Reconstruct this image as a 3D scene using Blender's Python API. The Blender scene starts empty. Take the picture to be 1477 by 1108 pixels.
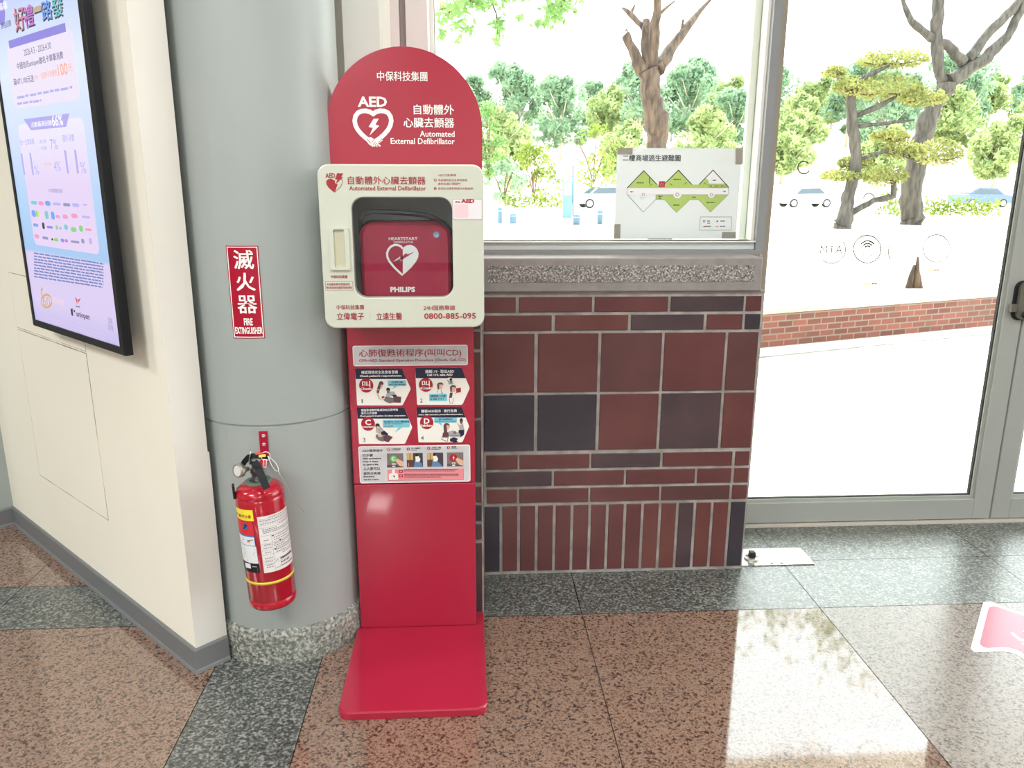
import bpy, bmesh, math, random
from mathutils import Vector, Matrix, noise as mnoise
PI = math.pi
SC = bpy.context.scene
COL = SC.collection

# ------------------------------------------------------------------ camera
W_, H_ = 1477.0, 1108.0
CX, CY, F = 738.5, 554.0, 1151.066
PITCH, ROLL, YAW = math.radians(-14.474), math.radians(0.171), math.radians(3.2706)
fwd = Vector((math.sin(YAW)*math.cos(PITCH), math.cos(YAW)*math.cos(PITCH), math.sin(PITCH)))
r0 = Vector((math.cos(YAW), -math.sin(YAW), 0)); u0 = r0.cross(fwd)
RI = r0*math.cos(ROLL)+u0*math.sin(ROLL); UP = -r0*math.sin(ROLL)+u0*math.cos(ROLL)
CAM = Vector((0, 0, 1.30))
cd = bpy.data.cameras.new('camera'); cd.sensor_width = 36; cd.lens = F/W_*36; cd.clip_end = 1000; cd.clip_start = .05
co = bpy.data.objects.new('camera', cd); COL.objects.link(co)
m = Matrix.Identity(4)
for i in range(3):
    m[i][0], m[i][1], m[i][2], m[i][3] = RI[i], UP[i], -fwd[i], CAM[i]
co.matrix_world = m
SC.camera = co

# ------------------------------------------------------------------ world, sun, fill lamps, exposure
SC.view_settings.view_transform = 'Standard'; SC.view_settings.look = 'None'
SC.view_settings.gamma = 1; SC.view_settings.use_curve_mapping = False
SC.view_settings.exposure = 0.0
SKY, SUN, LAMP = 6.3, 12.0, .80
w = bpy.data.worlds.new('sky'); SC.world = w; w.use_nodes = True
bg = w.node_tree.nodes['Background']
bg.inputs['Color'].default_value = (.93, .97, 1.0, 1); bg.inputs['Strength'].default_value = SKY
sl = bpy.data.lights.new('sun', 'SUN'); sl.energy = SUN; sl.angle = math.radians(.6); sl.color = (1, .95, .87)
so = bpy.data.objects.new('sun', sl); COL.objects.link(so)
so.rotation_euler = Vector((-.25, -.80, -1.0)).to_track_quat('-Z', 'Y').to_euler()
CEIL = 3.3
def lamp(x, y, sx, sy, e, col=(.975, 1, .975)):
    l = bpy.data.lights.new('ceiling_fill', 'AREA'); l.shape = 'RECTANGLE'; l.size = sx; l.size_y = sy; l.energy = e*LAMP; l.color = col
    o = bpy.data.objects.new('ceiling_fill', l); COL.objects.link(o); o.location = (x, y, CEIL-.05)  # unseen lamps added to brighten the hall
for x, y, e in ((-2.4, -.9, 150), (.3, .3, 70), (-2.6, -3.6, 90), (.9, -3.9, 50), (3.6, .2, 45), (-3.9, 1.0, 80), (-1.8, -6.6, 190), (1.6, -6.6, 190)):  # last pair added to brighten the rear wall mirrored in the red head
    lamp(x, y, 1.3, .5, e)

# ------------------------------------------------------------------ colours and materials
def lin(c):
    c /= 255.0
    return c/12.92 if c <= .04045 else ((c+.055)/1.055)**2.4
def rgb(r, g, b): return (lin(r), lin(g), lin(b), 1)
MATS = {}
def M(name, c=None, rough=.5, metal=0, spec=.5, coat=0, emit=0, ior=None, trans=0):
    if name in MATS: return MATS[name]
    mt = bpy.data.materials.new(name); mt.use_nodes = True
    p = mt.node_tree.nodes['Principled BSDF']
    p.inputs['Base Color'].default_value = rgb(*c); p.inputs['Roughness'].default_value = rough
    p.inputs['Metallic'].default_value = metal; p.inputs['Specular IOR Level'].default_value = spec
    if coat: p.inputs['Coat Weight'].default_value = coat; p.inputs['Coat Roughness'].default_value = .05
    if ior: p.inputs['IOR'].default_value = ior
    if emit:
        p.inputs['Emission Color'].default_value = rgb(*c); p.inputs['Emission Strength'].default_value = emit
    MATS[name] = mt
    return mt
def nodes(mt): return mt.node_tree.nodes, mt.node_tree.links, mt.node_tree.nodes['Principled BSDF']
def mottled(name, c1, c2, scale, rough=.5, spec=.5, detail=4, lo=.35, hi=.65, bump=0, ior=None, stretch=None, coat=0):
    """two-tone noise colour, optional bump, object coordinates"""
    if name in MATS: return MATS[name]
    mt = M(name, c1, rough, spec=spec, ior=ior, coat=coat); N, L, p = nodes(mt)
    tc = N.new('ShaderNodeTexCoord'); no = N.new('ShaderNodeTexNoise'); no.inputs['Scale'].default_value = scale; no.inputs['Detail'].default_value = detail
    src = tc.outputs['Object']
    if stretch:
        mp = N.new('ShaderNodeMapping'); mp.inputs['Scale'].default_value = stretch; L.new(src, mp.inputs['Vector']); src = mp.outputs['Vector']
    L.new(src, no.inputs['Vector'])
    cr = N.new('ShaderNodeValToRGB'); cr.color_ramp.elements[0].position = lo; cr.color_ramp.elements[1].position = hi
    cr.color_ramp.elements[0].color = rgb(*c1); cr.color_ramp.elements[1].color = rgb(*c2)
    L.new(no.outputs['Fac'], cr.inputs['Fac']); L.new(cr.outputs['Color'], p.inputs['Base Color'])
    if bump:
        b = N.new('ShaderNodeBump'); b.inputs['Strength'].default_value = bump; b.inputs['Distance'].default_value = .01
        L.new(no.outputs['Fac'], b.inputs['Height']); L.new(b.outputs['Normal'], p.inputs['Normal'])
    return mt
def granite(name, stops, scale, rough, ior, bump=0):
    """speckled stone: noise-warped cells picked into a few grain colours"""
    if name in MATS: return MATS[name]
    mt = M(name, (100, 100, 100), rough, ior=ior); N, L, p = nodes(mt)
    tc = N.new('ShaderNodeTexCoord')
    no = N.new('ShaderNodeTexNoise'); no.inputs['Scale'].default_value = scale; no.inputs['Detail'].default_value = 3; no.inputs['Roughness'].default_value = .55
    vo = N.new('ShaderNodeTexVoronoi'); vo.inputs['Scale'].default_value = scale*1.6
    L.new(tc.outputs['Object'], no.inputs['Vector']); L.new(tc.outputs['Object'], vo.inputs['Vector'])
    mx = N.new('ShaderNodeMath'); mx.operation = 'MULTIPLY_ADD'
    sp = N.new('ShaderNodeSeparateColor'); L.new(vo.outputs['Color'], sp.inputs['Color'])
    L.new(sp.outputs['Red'], mx.inputs[0]); mx.inputs[1].default_value = .28; L.new(no.outputs['Fac'], mx.inputs[2])
    cr = N.new('ShaderNodeValToRGB'); r = cr.color_ramp; r.interpolation = 'LINEAR'
    while len(r.elements) < len(stops): r.elements.new(.5)
    for e, (pos, c) in zip(r.elements, stops): e.position = pos; e.color = rgb(*c)
    L.new(mx.outputs[0], cr.inputs['Fac']); L.new(cr.outputs['Color'], p.inputs['Base Color'])
    if bump:
        b = N.new('ShaderNodeBump'); b.inputs['Strength'].default_value = bump; b.inputs['Distance'].default_value = .002
        L.new(no.outputs['Fac'], b.inputs['Height']); L.new(b.outputs['Normal'], p.inputs['Normal'])
    return mt
def glass_mat(name, tint=(255, 255, 255), refl=1.0):
    mt = bpy.data.materials.new(name); mt.use_nodes = True; N, L = mt.node_tree.nodes, mt.node_tree.links
    N.remove(N['Principled BSDF']); out = N['Material Output']
    tr = N.new('ShaderNodeBsdfTransparent'); tr.inputs['Color'].default_value = rgb(*tint)
    gl = N.new('ShaderNodeBsdfGlossy'); gl.inputs['Roughness'].default_value = .01
    fr = N.new('ShaderNodeFresnel'); fr.inputs['IOR'].default_value = 1.45
    mu = N.new('ShaderNodeMath'); mu.operation = 'MULTIPLY'; mu.inputs[1].default_value = refl; L.new(fr.outputs['Fac'], mu.inputs[0])
    # the far face of the thin pane lets light straight out (no total internal reflection without refraction)
    ge = N.new('ShaderNodeNewGeometry'); inv = N.new('ShaderNodeMath'); inv.operation = 'SUBTRACT'; inv.inputs[0].default_value = 1; L.new(ge.outputs['Backfacing'], inv.inputs[1])
    m2 = N.new('ShaderNodeMath'); m2.operation = 'MULTIPLY'; L.new(mu.outputs[0], m2.inputs[0]); L.new(inv.outputs[0], m2.inputs[1])
    mx = N.new('ShaderNodeMixShader'); L.new(m2.outputs[0], mx.inputs['Fac']); L.new(tr.outputs[0], mx.inputs[1]); L.new(gl.outputs[0], mx.inputs[2])
    L.new(mx.outputs[0], out.inputs['Surface']); MATS[name] = mt
    return mt
def leaf_mat(name, c1, c2, trans=.4):
    mt = bpy.data.materials.new(name); mt.use_nodes = True; N, L = mt.node_tree.nodes, mt.node_tree.links
    N.remove(N['Principled BSDF']); out = N['Material Output']
    tc = N.new('ShaderNodeTexCoord'); no = N.new('ShaderNodeTexNoise'); no.inputs['Scale'].default_value = 1.3; no.inputs['Detail'].default_value = 3
    L.new(tc.outputs['Object'], no.inputs['Vector'])
    cr = N.new('ShaderNodeValToRGB'); cr.color_ramp.elements[0].position = .35; cr.color_ramp.elements[1].position = .65
    cr.color_ramp.elements[0].color = rgb(*c1); cr.color_ramp.elements[1].color = rgb(*c2); L.new(no.outputs['Fac'], cr.inputs['Fac'])
    d = N.new('ShaderNodeBsdfDiffuse'); t = N.new('ShaderNodeBsdfTranslucent'); mx = N.new('ShaderNodeMixShader'); mx.inputs['Fac'].default_value = trans
    L.new(cr.outputs['Color'], d.inputs['Color']); L.new(cr.outputs['Color'], t.inputs['Color'])
    L.new(d.outputs[0], mx.inputs[1]); L.new(t.outputs[0], mx.inputs[2]); L.new(mx.outputs[0], out.inputs['Surface'])
    MATS[name] = mt
    return mt

# ------------------------------------------------------------------ pixel rays (only to measure where things stand)
def ray(x, y):
    return RI*((x-CX)/F) + UP*(-(y-CY)/F) + fwd
def on_y(x, y, Y): d = ray(x, y); return CAM + d*(Y/d.y)
def on_z(x, y, z=0.0): d = ray(x, y); return CAM + d*((z-CAM.z)/d.z)

# ------------------------------------------------------------------ mesh builder
class MB:
    def __init__(s): s.bm = bmesh.new(); s.mats = []
    def mi(s, mt):
        if mt not in s.mats: s.mats.append(mt)
        return s.mats.index(mt)
    def face(s, pts, mt, smooth=False):
        vs = [s.bm.verts.new(p) for p in pts]
        try: f = s.bm.faces.new(vs)
        except ValueError: return None
        f.material_index = s.mi(mt); f.smooth = smooth
        return f
    def box(s, a, b, mt, bevel=0, seg=2, rot=None, pivot=None):
        t = bmesh.new(); bmesh.ops.create_cube(t, size=1)
        a, b = Vector(a), Vector(b); c = (a+b)/2; d = b-a
        for v in t.verts: v.co = Vector((v.co.x*d.x, v.co.y*d.y, v.co.z*d.z)) + c
        if bevel: bmesh.ops.bevel(t, geom=t.edges[:], offset=bevel, segments=seg, profile=.5, affect='EDGES')
        s.merge(t, mt, rot, pivot, smooth=False)
    def merge(s, t, mt, rot=None, pivot=None, smooth=False):
        i = s.mi(mt); mp = {}
        for v in t.verts:
            p = v.co
            if rot is not None: p = rot @ (p-pivot) + pivot
            mp[v] = s.bm.verts.new(p)
        for f in t.faces:
            try: g = s.bm.faces.new([mp[v] for v in f.verts])
            except ValueError: continue
            g.material_index = i; g.smooth = smooth or f.smooth
        t.free()
    def obox(s, c, ax, ay, az, d, mt, bevel=0, seg=2):
        """oriented box: centre, three unit axes, full sizes"""
        t = bmesh.new(); bmesh.ops.create_cube(t, size=1)
        for v in t.verts: v.co = Vector((v.co.x*d[0], v.co.y*d[1], v.co.z*d[2]))
        if bevel: bmesh.ops.bevel(t, geom=t.edges[:], offset=bevel, segments=seg, profile=.5, affect='EDGES')
        for v in t.verts: v.co = Vector(c) + Vector(ax)*v.co.x + Vector(ay)*v.co.y + Vector(az)*v.co.z
        s.merge(t, mt)
    def tube(s, pts, rad, mt, seg=10, cap=True, smooth=True):
        pts = [Vector(p) for p in pts]; n = len(pts)
        if not hasattr(rad, '__len__'): rad = [rad]*n
        i = s.mi(mt); rings = []; up = None
        for k in range(n):
            t = (pts[min(k+1, n-1)]-pts[max(k-1, 0)]).normalized()
            if up is None:
                up = Vector((0, 0, 1)) if abs(t.z) < .9 else Vector((1, 0, 0))
            a = up - t*up.dot(t)
            if a.length < 1e-6: a = t.orthogonal()
            a.normalize(); b = t.cross(a); up = a
            rings.append([s.bm.verts.new(pts[k]+(a*math.cos(2*PI*j/seg)+b*math.sin(2*PI*j/seg))*rad[k]) for j in range(seg)])
        for k in range(n-1):
            for j in range(seg):
                f = s.bm.faces.new((rings[k][j], rings[k][(j+1) % seg], rings[k+1][(j+1) % seg], rings[k+1][j])); f.smooth = smooth; f.material_index = i
        if cap:
            for rg in (rings[0][::-1], rings[-1]):
                f = s.bm.faces.new(rg); f.material_index = i
    def lathe(s, prof, mt, o=(0, 0, 0), axis=None, seg=40, a0=0, a1=2*PI, smooth=True, flat=True):
        """prof: (radius, height) list about an axis (default +Z)"""
        o = Vector(o); z = Vector(axis or (0, 0, 1)).normalized(); x = z.orthogonal().normalized(); y = z.cross(x)
        if axis is None: x, y = Vector((1, 0, 0)), Vector((0, 1, 0))
        i = s.mi(mt); full = abs(a1-a0-2*PI) < 1e-6; n = seg if full else seg+1; rings = []
        for r, h in prof:
            if r < 1e-6: rings.append([s.bm.verts.new(o+z*h)]); continue
            rings.append([s.bm.verts.new(o+z*h+(x*math.cos(a0+(a1-a0)*j/seg)+y*math.sin(a0+(a1-a0)*j/seg))*r) for j in range(n)])
        for A, B in zip(rings[:-1], rings[1:]):
            for j in range(seg):
                q = (j+1) % n
                if len(A) == 1 and len(B) == 1: continue
                if len(A) == 1: vs = (A[0], B[q], B[j])
                elif len(B) == 1: vs = (A[j], A[q], B[0])
                else: vs = (A[j], A[q], B[q], B[j])
                f = s.bm.faces.new(vs); f.smooth = smooth; f.material_index = i
    def prism(s, poly, fn, h0, h1, mt, mt_side=None):
        """2-D outline extruded between two heights; fn(u, v, h) places a point"""
        a = [s.bm.verts.new(fn(u, v, h0)) for u, v in poly]; b = [s.bm.verts.new(fn(u, v, h1)) for u, v in poly]
        i = s.mi(mt); k = s.mi(mt_side or mt); n = len(poly)
        f = s.bm.faces.new(b); f.material_index = i
        f = s.bm.faces.new(a[::-1]); f.material_index = i
        for j in range(n):
            f = s.bm.faces.new((a[j], a[(j+1) % n], b[(j+1) % n], b[j])); f.material_index = k
    def ring_prism(s, outer, inner, fn, h0, h1, mt):
        """flat frame between two outlines with the same number of points, with depth"""
        i = s.mi(mt); n = len(outer)
        V = [[s.bm.verts.new(fn(u, v, h)) for u, v in pl] for pl, h in ((outer, h1), (inner, h1), (inner, h0), (outer, h0))]
        for a in range(4):
            A, B = V[a], V[(a+1) % 4]
            for j in range(n):
                f = s.bm.faces.new((A[j], A[(j+1) % n], B[(j+1) % n], B[j])); f.material_index = i
    def build(s, name, parent=None, at=None, smooth_angle=None):
        root = Vector(at) if at is not None else (Vector(parent['_o']) if parent else None)
        if root is None:
            c = [v.co for v in s.bm.verts]
            root = Vector(((min(p.x for p in c)+max(p.x for p in c))/2, (min(p.y for p in c)+max(p.y for p in c))/2, min(p.z for p in c)))
        for v in s.bm.verts: v.co -= root
        bmesh.ops.recalc_face_normals(s.bm, faces=s.bm.faces[:])
        me = bpy.data.meshes.new(name); s.bm.to_mesh(me); s.bm.free()
        for mt in s.mats: me.materials.append(mt)
        o = bpy.data.objects.new(name, me); COL.objects.link(o)
        if parent: o.parent = parent
        else: o.location = root
        ORG[o.name] = tuple(root); o['_o'] = tuple(root)
        return o
ORG = {}
def empty(name, loc):
    o = bpy.data.objects.new(name, None); o.empty_display_size = .1; COL.objects.link(o); o.location = loc; o['_o'] = tuple(loc)
    return o
def tag(o, label=None, cat=None, group=None, kind=None):
    if label: o['label'] = label
    if cat: o['category'] = cat
    if group: o['group'] = group
    if kind: o['kind'] = kind
    return o
def copy_tree(o, parent=None):
    c = o.copy(); COL.objects.link(c)
    if parent: c.parent = parent
    for ch in list(o.children): copy_tree(ch, c)
    return c
def rrect(x0, y0, x1, y1, r, n=6):
    out = []
    for cx, cy, a in ((x1-r, y1-r, 0), (x0+r, y1-r, PI/2), (x0+r, y0+r, PI), (x1-r, y0+r, 1.5*PI)):
        for k in range(n+1):
            t = a + PI/2*k/n; out.append((cx+r*math.cos(t), cy+r*math.sin(t)))
    return out

# ------------------------------------------------------------------ printed marks on surfaces
class Plane:
    def __init__(s, o, u, v): s.o, s.u, s.v = Vector(o), Vector(u).normalized(), Vector(v).normalized(); s.n = s.u.cross(s.v)
    def pt(s, u, v, h=0): return s.o + s.u*u + s.v*v + s.n*h
    def inv(s, x, y):
        d = ray(x, y); p = CAM + d*((s.o-CAM).dot(s.n)/d.dot(s.n)) - s.o
        return p.dot(s.u), p.dot(s.v)
class Cyl:
    """upright or tilted cylinder; u is arc length growing to the viewer's right, v along the axis"""
    def __init__(s, c, R, axis=(0, 0, 1)):
        s.c, s.R, s.z = Vector(c), R, Vector(axis).normalized()
        t = (CAM-s.c); t -= s.z*t.dot(s.z); s.f = t.normalized(); s.r = s.z.cross(s.f)
    def pt(s, u, v, h=0):
        a = u/s.R; return s.c + s.z*v + (s.f*math.cos(a)+s.r*math.sin(a))*(s.R+h)
    def inv(s, x, y):
        d = ray(x, y); o = CAM-s.c; dz = d-s.z*d.dot(s.z); oz = o-s.z*o.dot(s.z)
        A, B, C = dz.dot(dz), dz.dot(oz), oz.dot(oz)-s.R**2; D = max(B*B-A*C, 0); t = (-B-math.sqrt(D))/A
        p = o+d*t; return math.atan2(p.dot(s.r), p.dot(s.f))*s.R, p.dot(s.z)
TXT = {}
def glyphs(s, bold=0.0, shear=0.0):
    k = (s, bold, shear)
    if k not in TXT:
        cu = bpy.data.curves.new('txt', 'FONT'); cu.body = s; cu.resolution_u = 2; cu.offset = bold; cu.shear = shear; cu.fill_mode = 'FRONT'
        o = bpy.data.objects.new('txt', cu); me = bpy.data.meshes.new_from_object(o)
        vs = [(v.co.x, v.co.y) for v in me.vertices]; fs = [tuple(p.vertices) for p in me.polygons]
        bpy.data.objects.remove(o); bpy.data.curves.remove(cu); bpy.data.meshes.remove(me)
        if vs:
            a, b, c, d = min(v[0] for v in vs), max(v[0] for v in vs), min(v[1] for v in vs), max(v[1] for v in vs)
            vs = [((x-a)/max(b-a, 1e-6), (y-c)/max(d-c, 1e-6)) for x, y in vs]
        TXT[k] = (vs, fs)
    return TXT[k]
class Dec:
    """printing on one surface: boxes are read in pixels of the photograph through an optional zoom offset"""
    def __init__(s, surf, tf=(0, 0, 1)): s.S, s.tf, s.mb = surf, tf, MB()
    def to(s, tf): s.tf = tf; return s
    def px(s, x, y): return s.tf[0]+x*s.tf[2], s.tf[1]+y*s.tf[2]
    def inv(s, x, y): return s.S.inv(*s.px(x, y))
    def uvbox(s, x0, y0, x1, y1):
        xm, ym = (x0+x1)/2, (y0+y1)/2
        return s.inv(x0, ym)[0], s.inv(xm, y1)[1], s.inv(x1, ym)[0], s.inv(xm, y0)[1]
    def put(s, uv, t, mt, x):
        vs, fs = x; i = s.mb.mi(mt); a, b, c, d = uv
        V = [s.mb.bm.verts.new(s.S.pt(a+(c-a)*p, b+(d-b)*q, t)) for p, q in vs]
        for f in fs:
            try: s.mb.bm.faces.new([V[k] for k in f]).material_index = i
            except ValueError: pass
    def text(s, txt, x0, y0, x1, y1, mt, h=.0009, bold=.01, shear=0, flip=False):
        uv = s.uvbox(x0, y0, x1, y1)
        if flip: uv = (uv[2], uv[1], uv[0], uv[3])
        s.word(uv, h, mt, txt, bold, shear)
    def word(s, uv, h, mt, txt, bold, shear=0):
        if bold and any(ord(c) > 0x2000 for c in txt):
            dx, dy = bold*abs(uv[3]-uv[1])*.75, bold*abs(uv[3]-uv[1])*.35
            for k, (a, b) in enumerate(((-1, -1), (1, -1), (-1, 1), (1, 1))):
                s.put((uv[0]+a*dx, uv[1]+b*dy, uv[2]+a*dx, uv[3]+b*dy), h+.00004*k, mt, glyphs(txt, 0, shear))
        else: s.put(uv, h, mt, glyphs(txt, bold, shear))
    def line(s, txt, a, b, hpx, mt, h=.0009, bold=.01):
        """text running from pixel a to pixel b (middle of the letters), hpx pixels tall"""
        u_0, v_0 = s.inv(*a); u_1, v_1 = s.inv(*b); xm, ym = (a[0]+b[0])/2, (a[1]+b[1])/2
        va, vb = s.inv(xm, ym+hpx/2)[1], s.inv(xm, ym-hpx/2)[1]
        s.word((u_0, va, u_1, vb), h, mt, txt, bold)
    def grid(s, uv, mt, h=.0005, n=1):
        """rectangle cut in n strips so that it follows a curved surface"""
        a, b, c, d = uv
        for k in range(n):
            p, q = a+(c-a)*k/n, a+(c-a)*(k+1)/n
            s.mb.face([s.S.pt(p, b, h), s.S.pt(q, b, h), s.S.pt(q, d, h), s.S.pt(p, d, h)], mt)
    def rect(s, x0, y0, x1, y1, mt, h=.0005, n=1): s.grid(s.uvbox(x0, y0, x1, y1), mt, h, n)
    def poly(s, pts, mt, h=.0006): s.mb.face([s.S.pt(*s.inv(*p), h) for p in pts], mt)
    def uvpoly(s, pts, mt, h=.0006): s.mb.face([s.S.pt(u, v, h) for u, v in pts], mt)
    def rr(s, x0, y0, x1, y1, r, mt, h=.0005):
        a, b, c, d = s.uvbox(x0, y0, x1, y1); k = abs(c-a)/abs(x1-x0); s.uvpoly(rrect(a, b, c, d, r*k), mt, h)
    def disc(s, x, y, r, mt, h=.0007, n=24, ry=None):
        a, b, c, d = s.uvbox(x-r, y-(ry or r), x+r, y+(ry or r)); cu, cv = (a+c)/2, (b+d)/2
        s.uvpoly([(cu+(c-a)/2*math.cos(2*PI*k/n), cv+(d-b)/2*math.sin(2*PI*k/n)) for k in range(n)], mt, h)
    def stroke(s, pts, w, mt, h=.0007, close=False):
        """line of w pixels along a pixel path"""
        P = [Vector(s.inv(*p)) for p in pts]; x, y = pts[0]; k = abs(s.inv(x+1, y)[0]-s.inv(x, y)[0])*w/2
        n = len(P); L, R_ = [], []
        for j in range(n):
            p0, p1 = (P[j-1] if (j or close) else P[j]), (P[(j+1) % n] if (j < n-1 or close) else P[j])
            a, b = P[j]-p0, p1-P[j]
            if a.length < 1e-9: a = b
            if b.length < 1e-9: b = a
            if a.length < 1e-9: continue
            a.normalize(); b.normalize(); t = a+b
            if t.length < 1e-4: t = a
            t.normalize(); q = Vector((-t.y, t.x))*(k/max(t.dot(a), .5))
            L.append(P[j]+q); R_.append(P[j]-q)
        A = [s.mb.bm.verts.new(s.S.pt(*p, h)) for p in L]; B = [s.mb.bm.verts.new(s.S.pt(*p, h)) for p in R_]; i = s.mb.mi(mt); n = len(A)
        for j in range(n if close else n-1): s.mb.bm.faces.new((A[j], A[(j+1) % n], B[(j+1) % n], B[j])).material_index = i
    def dashes(s, x0, y0, x1, y1, rows, mt, h=.0008, fill=.5, seed=1, slope=0):
        """rows of print too small to read"""
        R = random.Random(seed); hh = (y1-y0)/rows
        for k in range(rows):
            x = x0; end = x1 if k < rows-1 else x0+(x1-x0)*R.uniform(.6, 1)
            while x < end:
                wd = R.uniform(.6, 1.6)*hh*1.2; y = y0+hh*k+slope*(x-x0)
                s.rect(x, y+hh*(1-fill)/2, min(x+wd, end), y+hh*(1+fill)/2, mt, h); x += wd+hh*R.uniform(.12, .35)
    def build(s, name, parent=None): return s.mb.build(name, parent)
def zoom(x0, y0, x1, width): return (x0, y0, (x1-x0)/width)

# ------------------------------------------------------------------ palette
GROUT = mottled('grout', (140, 135, 131), (172, 167, 163), 18, .85)
T_RED = mottled('tile_red', (92, 51, 52), (104, 61, 60), 5, .36)
T_RED2 = mottled('tile_red_warm', (99, 55, 53), (111, 66, 62), 5, .36)
T_DRK = mottled('tile_dark', (66, 53, 58), (82, 63, 67), 5, .36)
T_BLK = mottled('tile_black', (50, 46, 56), (62, 55, 63), 5, .36)
T_MIX = mottled('tile_brown', (84, 54, 55), (100, 62, 61), 5, .36)
BROWN = granite('granite_brown', [(.33, (32, 26, 23)), (.48, (82, 62, 53)), (.59, (122, 96, 82)), (.73, (152, 125, 109)), (.90, (88, 71, 63))], 115, .05, 2.0)
WORN = granite('granite_brown_worn', [(.33, (36, 32, 31)), (.48, (84, 74, 69)), (.59, (120, 108, 101)), (.73, (148, 136, 128)), (.90, (90, 81, 76))], 115, .25, 1.7)
DARK = granite('granite_dark', [(.32, (26, 29, 29)), (.50, (54, 58, 57)), (.66, (86, 90, 87)), (.84, (144, 146, 140))], 120, .33, 1.9, bump=.25)
JOINT = M('floor_joint', (52, 48, 46), .8)
CREAM = mottled('wall_cream_paint', (238, 234, 219), (241, 237, 224), 2.2, .55)
WHITE_P = mottled('wall_end_paint', (222, 219, 212), (226, 223, 216), 3, .5)
GREYP = mottled('column_grey_paint', (156, 164, 162), (162, 169, 168), 1.6, .38)
BASEB = M('baseboard_grey', (112, 114, 116), .45)
STONE = granite('stone_base', [(.30, (60, 62, 58)), (.5, (104, 107, 101)), (.66, (136, 138, 130)), (.82, (180, 180, 174))], 110, .45, 1.5, bump=.4)
STONE_S = mottled('sill_stone', (136, 131, 130), (148, 143, 141), 30, .5)
STONE_R = granite('sill_rough_stone', [(.34, (66, 63, 62)), (.54, (108, 104, 103)), (.70, (146, 142, 139)), (.9, (214, 210, 205))], 170, .6, 1.5, bump=.8)
ALU = mottled('aluminium_frame', (208, 213, 211), (213, 217, 215), 1.5, .38, spec=.6)
ALU_D = M('aluminium_dark', (138, 141, 144), .42)
ALU_W = M('aluminium_pale', (236, 234, 227), .4)
JAMB = M('jamb_brown_grey', (150, 142, 130), .5)
GAP = M('dark_gap', (30, 30, 30), .8)
CEILM = M('ceiling_paint', (214, 212, 206), .8)
HALLW = M('hall_paint', (206, 202, 196), .7)
GLASS = glass_mat('window_glass', (250, 253, 251), .9)
RED_S = mottled('stand_red', (166, 30, 58), (170, 33, 61), 3, .2, coat=.6)
WHT = M('print_white', (245, 243, 240), .5)

def struct(mb, name, at=None, label=None, cat=None):
    o = mb.build(name, at=at); o['kind'] = 'structure'
    if label: o['label'] = label
    if cat: o['category'] = cat
    return o

# ------------------------------------------------------------------ floor
fl = MB()
fl.face([(-8, -9, -.003), (7, -9, -.003), (7, 2.86, -.003), (-1.7, 2.86, -.003), (-1.7, 3.9, -.003), (-8, 3.9, -.003)], JOINT)
def slab(x0, x1, y0, y1, mt, g=.0012):
    fl.face([(x0+g, y0+g, 0), (x1-g, y0+g, 0), (x1-g, y1-g, 0), (x0+g, y1-g, 0)], mt)
xs_r = [-.415, .343, 1.092, 1.842, 2.592, 3.342, 4.092, 4.842, 5.6]
xs_l = [-.70, -1.46, -2.21, -2.96, -3.71, -4.46, -5.21, -5.96, -6.71]
ys = [2.186-.76*k for k in range(14)]
for k in range(len(ys)-1):
    slab(-.70, -.415, ys[k+1], ys[k], DARK)
    for a, b in zip(xs_r[:-1], xs_r[1:]): slab(a, b, ys[k+1], ys[k], WORN if a > 1 else BROWN)
    for a, b in zip(xs_l[:-1], xs_l[1:]): slab(b, a, ys[k+1], ys[k], BROWN)
for a, b in zip(xs_r[:-1], xs_r[1:]):
    slab(a, b, 2.186, 2.50, DARK)
    if b > 1: slab(max(a, .9), b, 2.50, 2.80, DARK)
for a, b in zip([-.415]+xs_l[:-1], xs_l): slab(b, a, 2.186, 2.447, DARK)
for a, b in zip(xs_l[:-1], xs_l[1:]): slab(b, a, 2.447, 3.9, BROWN)
struct(fl, 'floor', label='polished brown granite floor with dark grey granite bands', cat='floor')

# ------------------------------------------------------------------ ceiling and hall behind the camera
c = MB(); c.box((-8, -9, CEIL), (7, 5.45, CEIL+.25), CEILM); struct(c, 'ceiling')
c = MB(); c.box((-8, -9, 0), (7, -8.8, CEIL), HALLW); struct(c, 'wall_rear')
c = MB(); c.box((6.8, -9, 0), (7, .3, CEIL), HALLW); struct(c, 'wall_right_blocker')  # unseen wall added to cut the daylight from the right
c = MB(); c.box((-8, -8.8, 0), (-7.8, 3.9, CEIL), HALLW); struct(c, 'wall_side')
c = MB(); c.box((-7.8, 3.75, 0), (-1.9, 3.9, CEIL), CREAM); struct(c, 'wall_far')

# ------------------------------------------------------------------ cream partition at 45 degrees
P0 = Vector((-.741, 1.951, 0)); DU = Vector((-1, 1, 0)).normalized(); DN = Vector((-1, -1, 0)).normalized(); DT = -DN
UL = 1.433
wl = MB()
def P45(u, s, z): return P0 + DU*u + DN*s + Vector((0, 0, z))
wl.prism([(0, 0), (UL, 0), (UL, -.085), (0, -.085)], lambda u, s, h: P45(u, s, h), 0, CEIL, CREAM)
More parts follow.
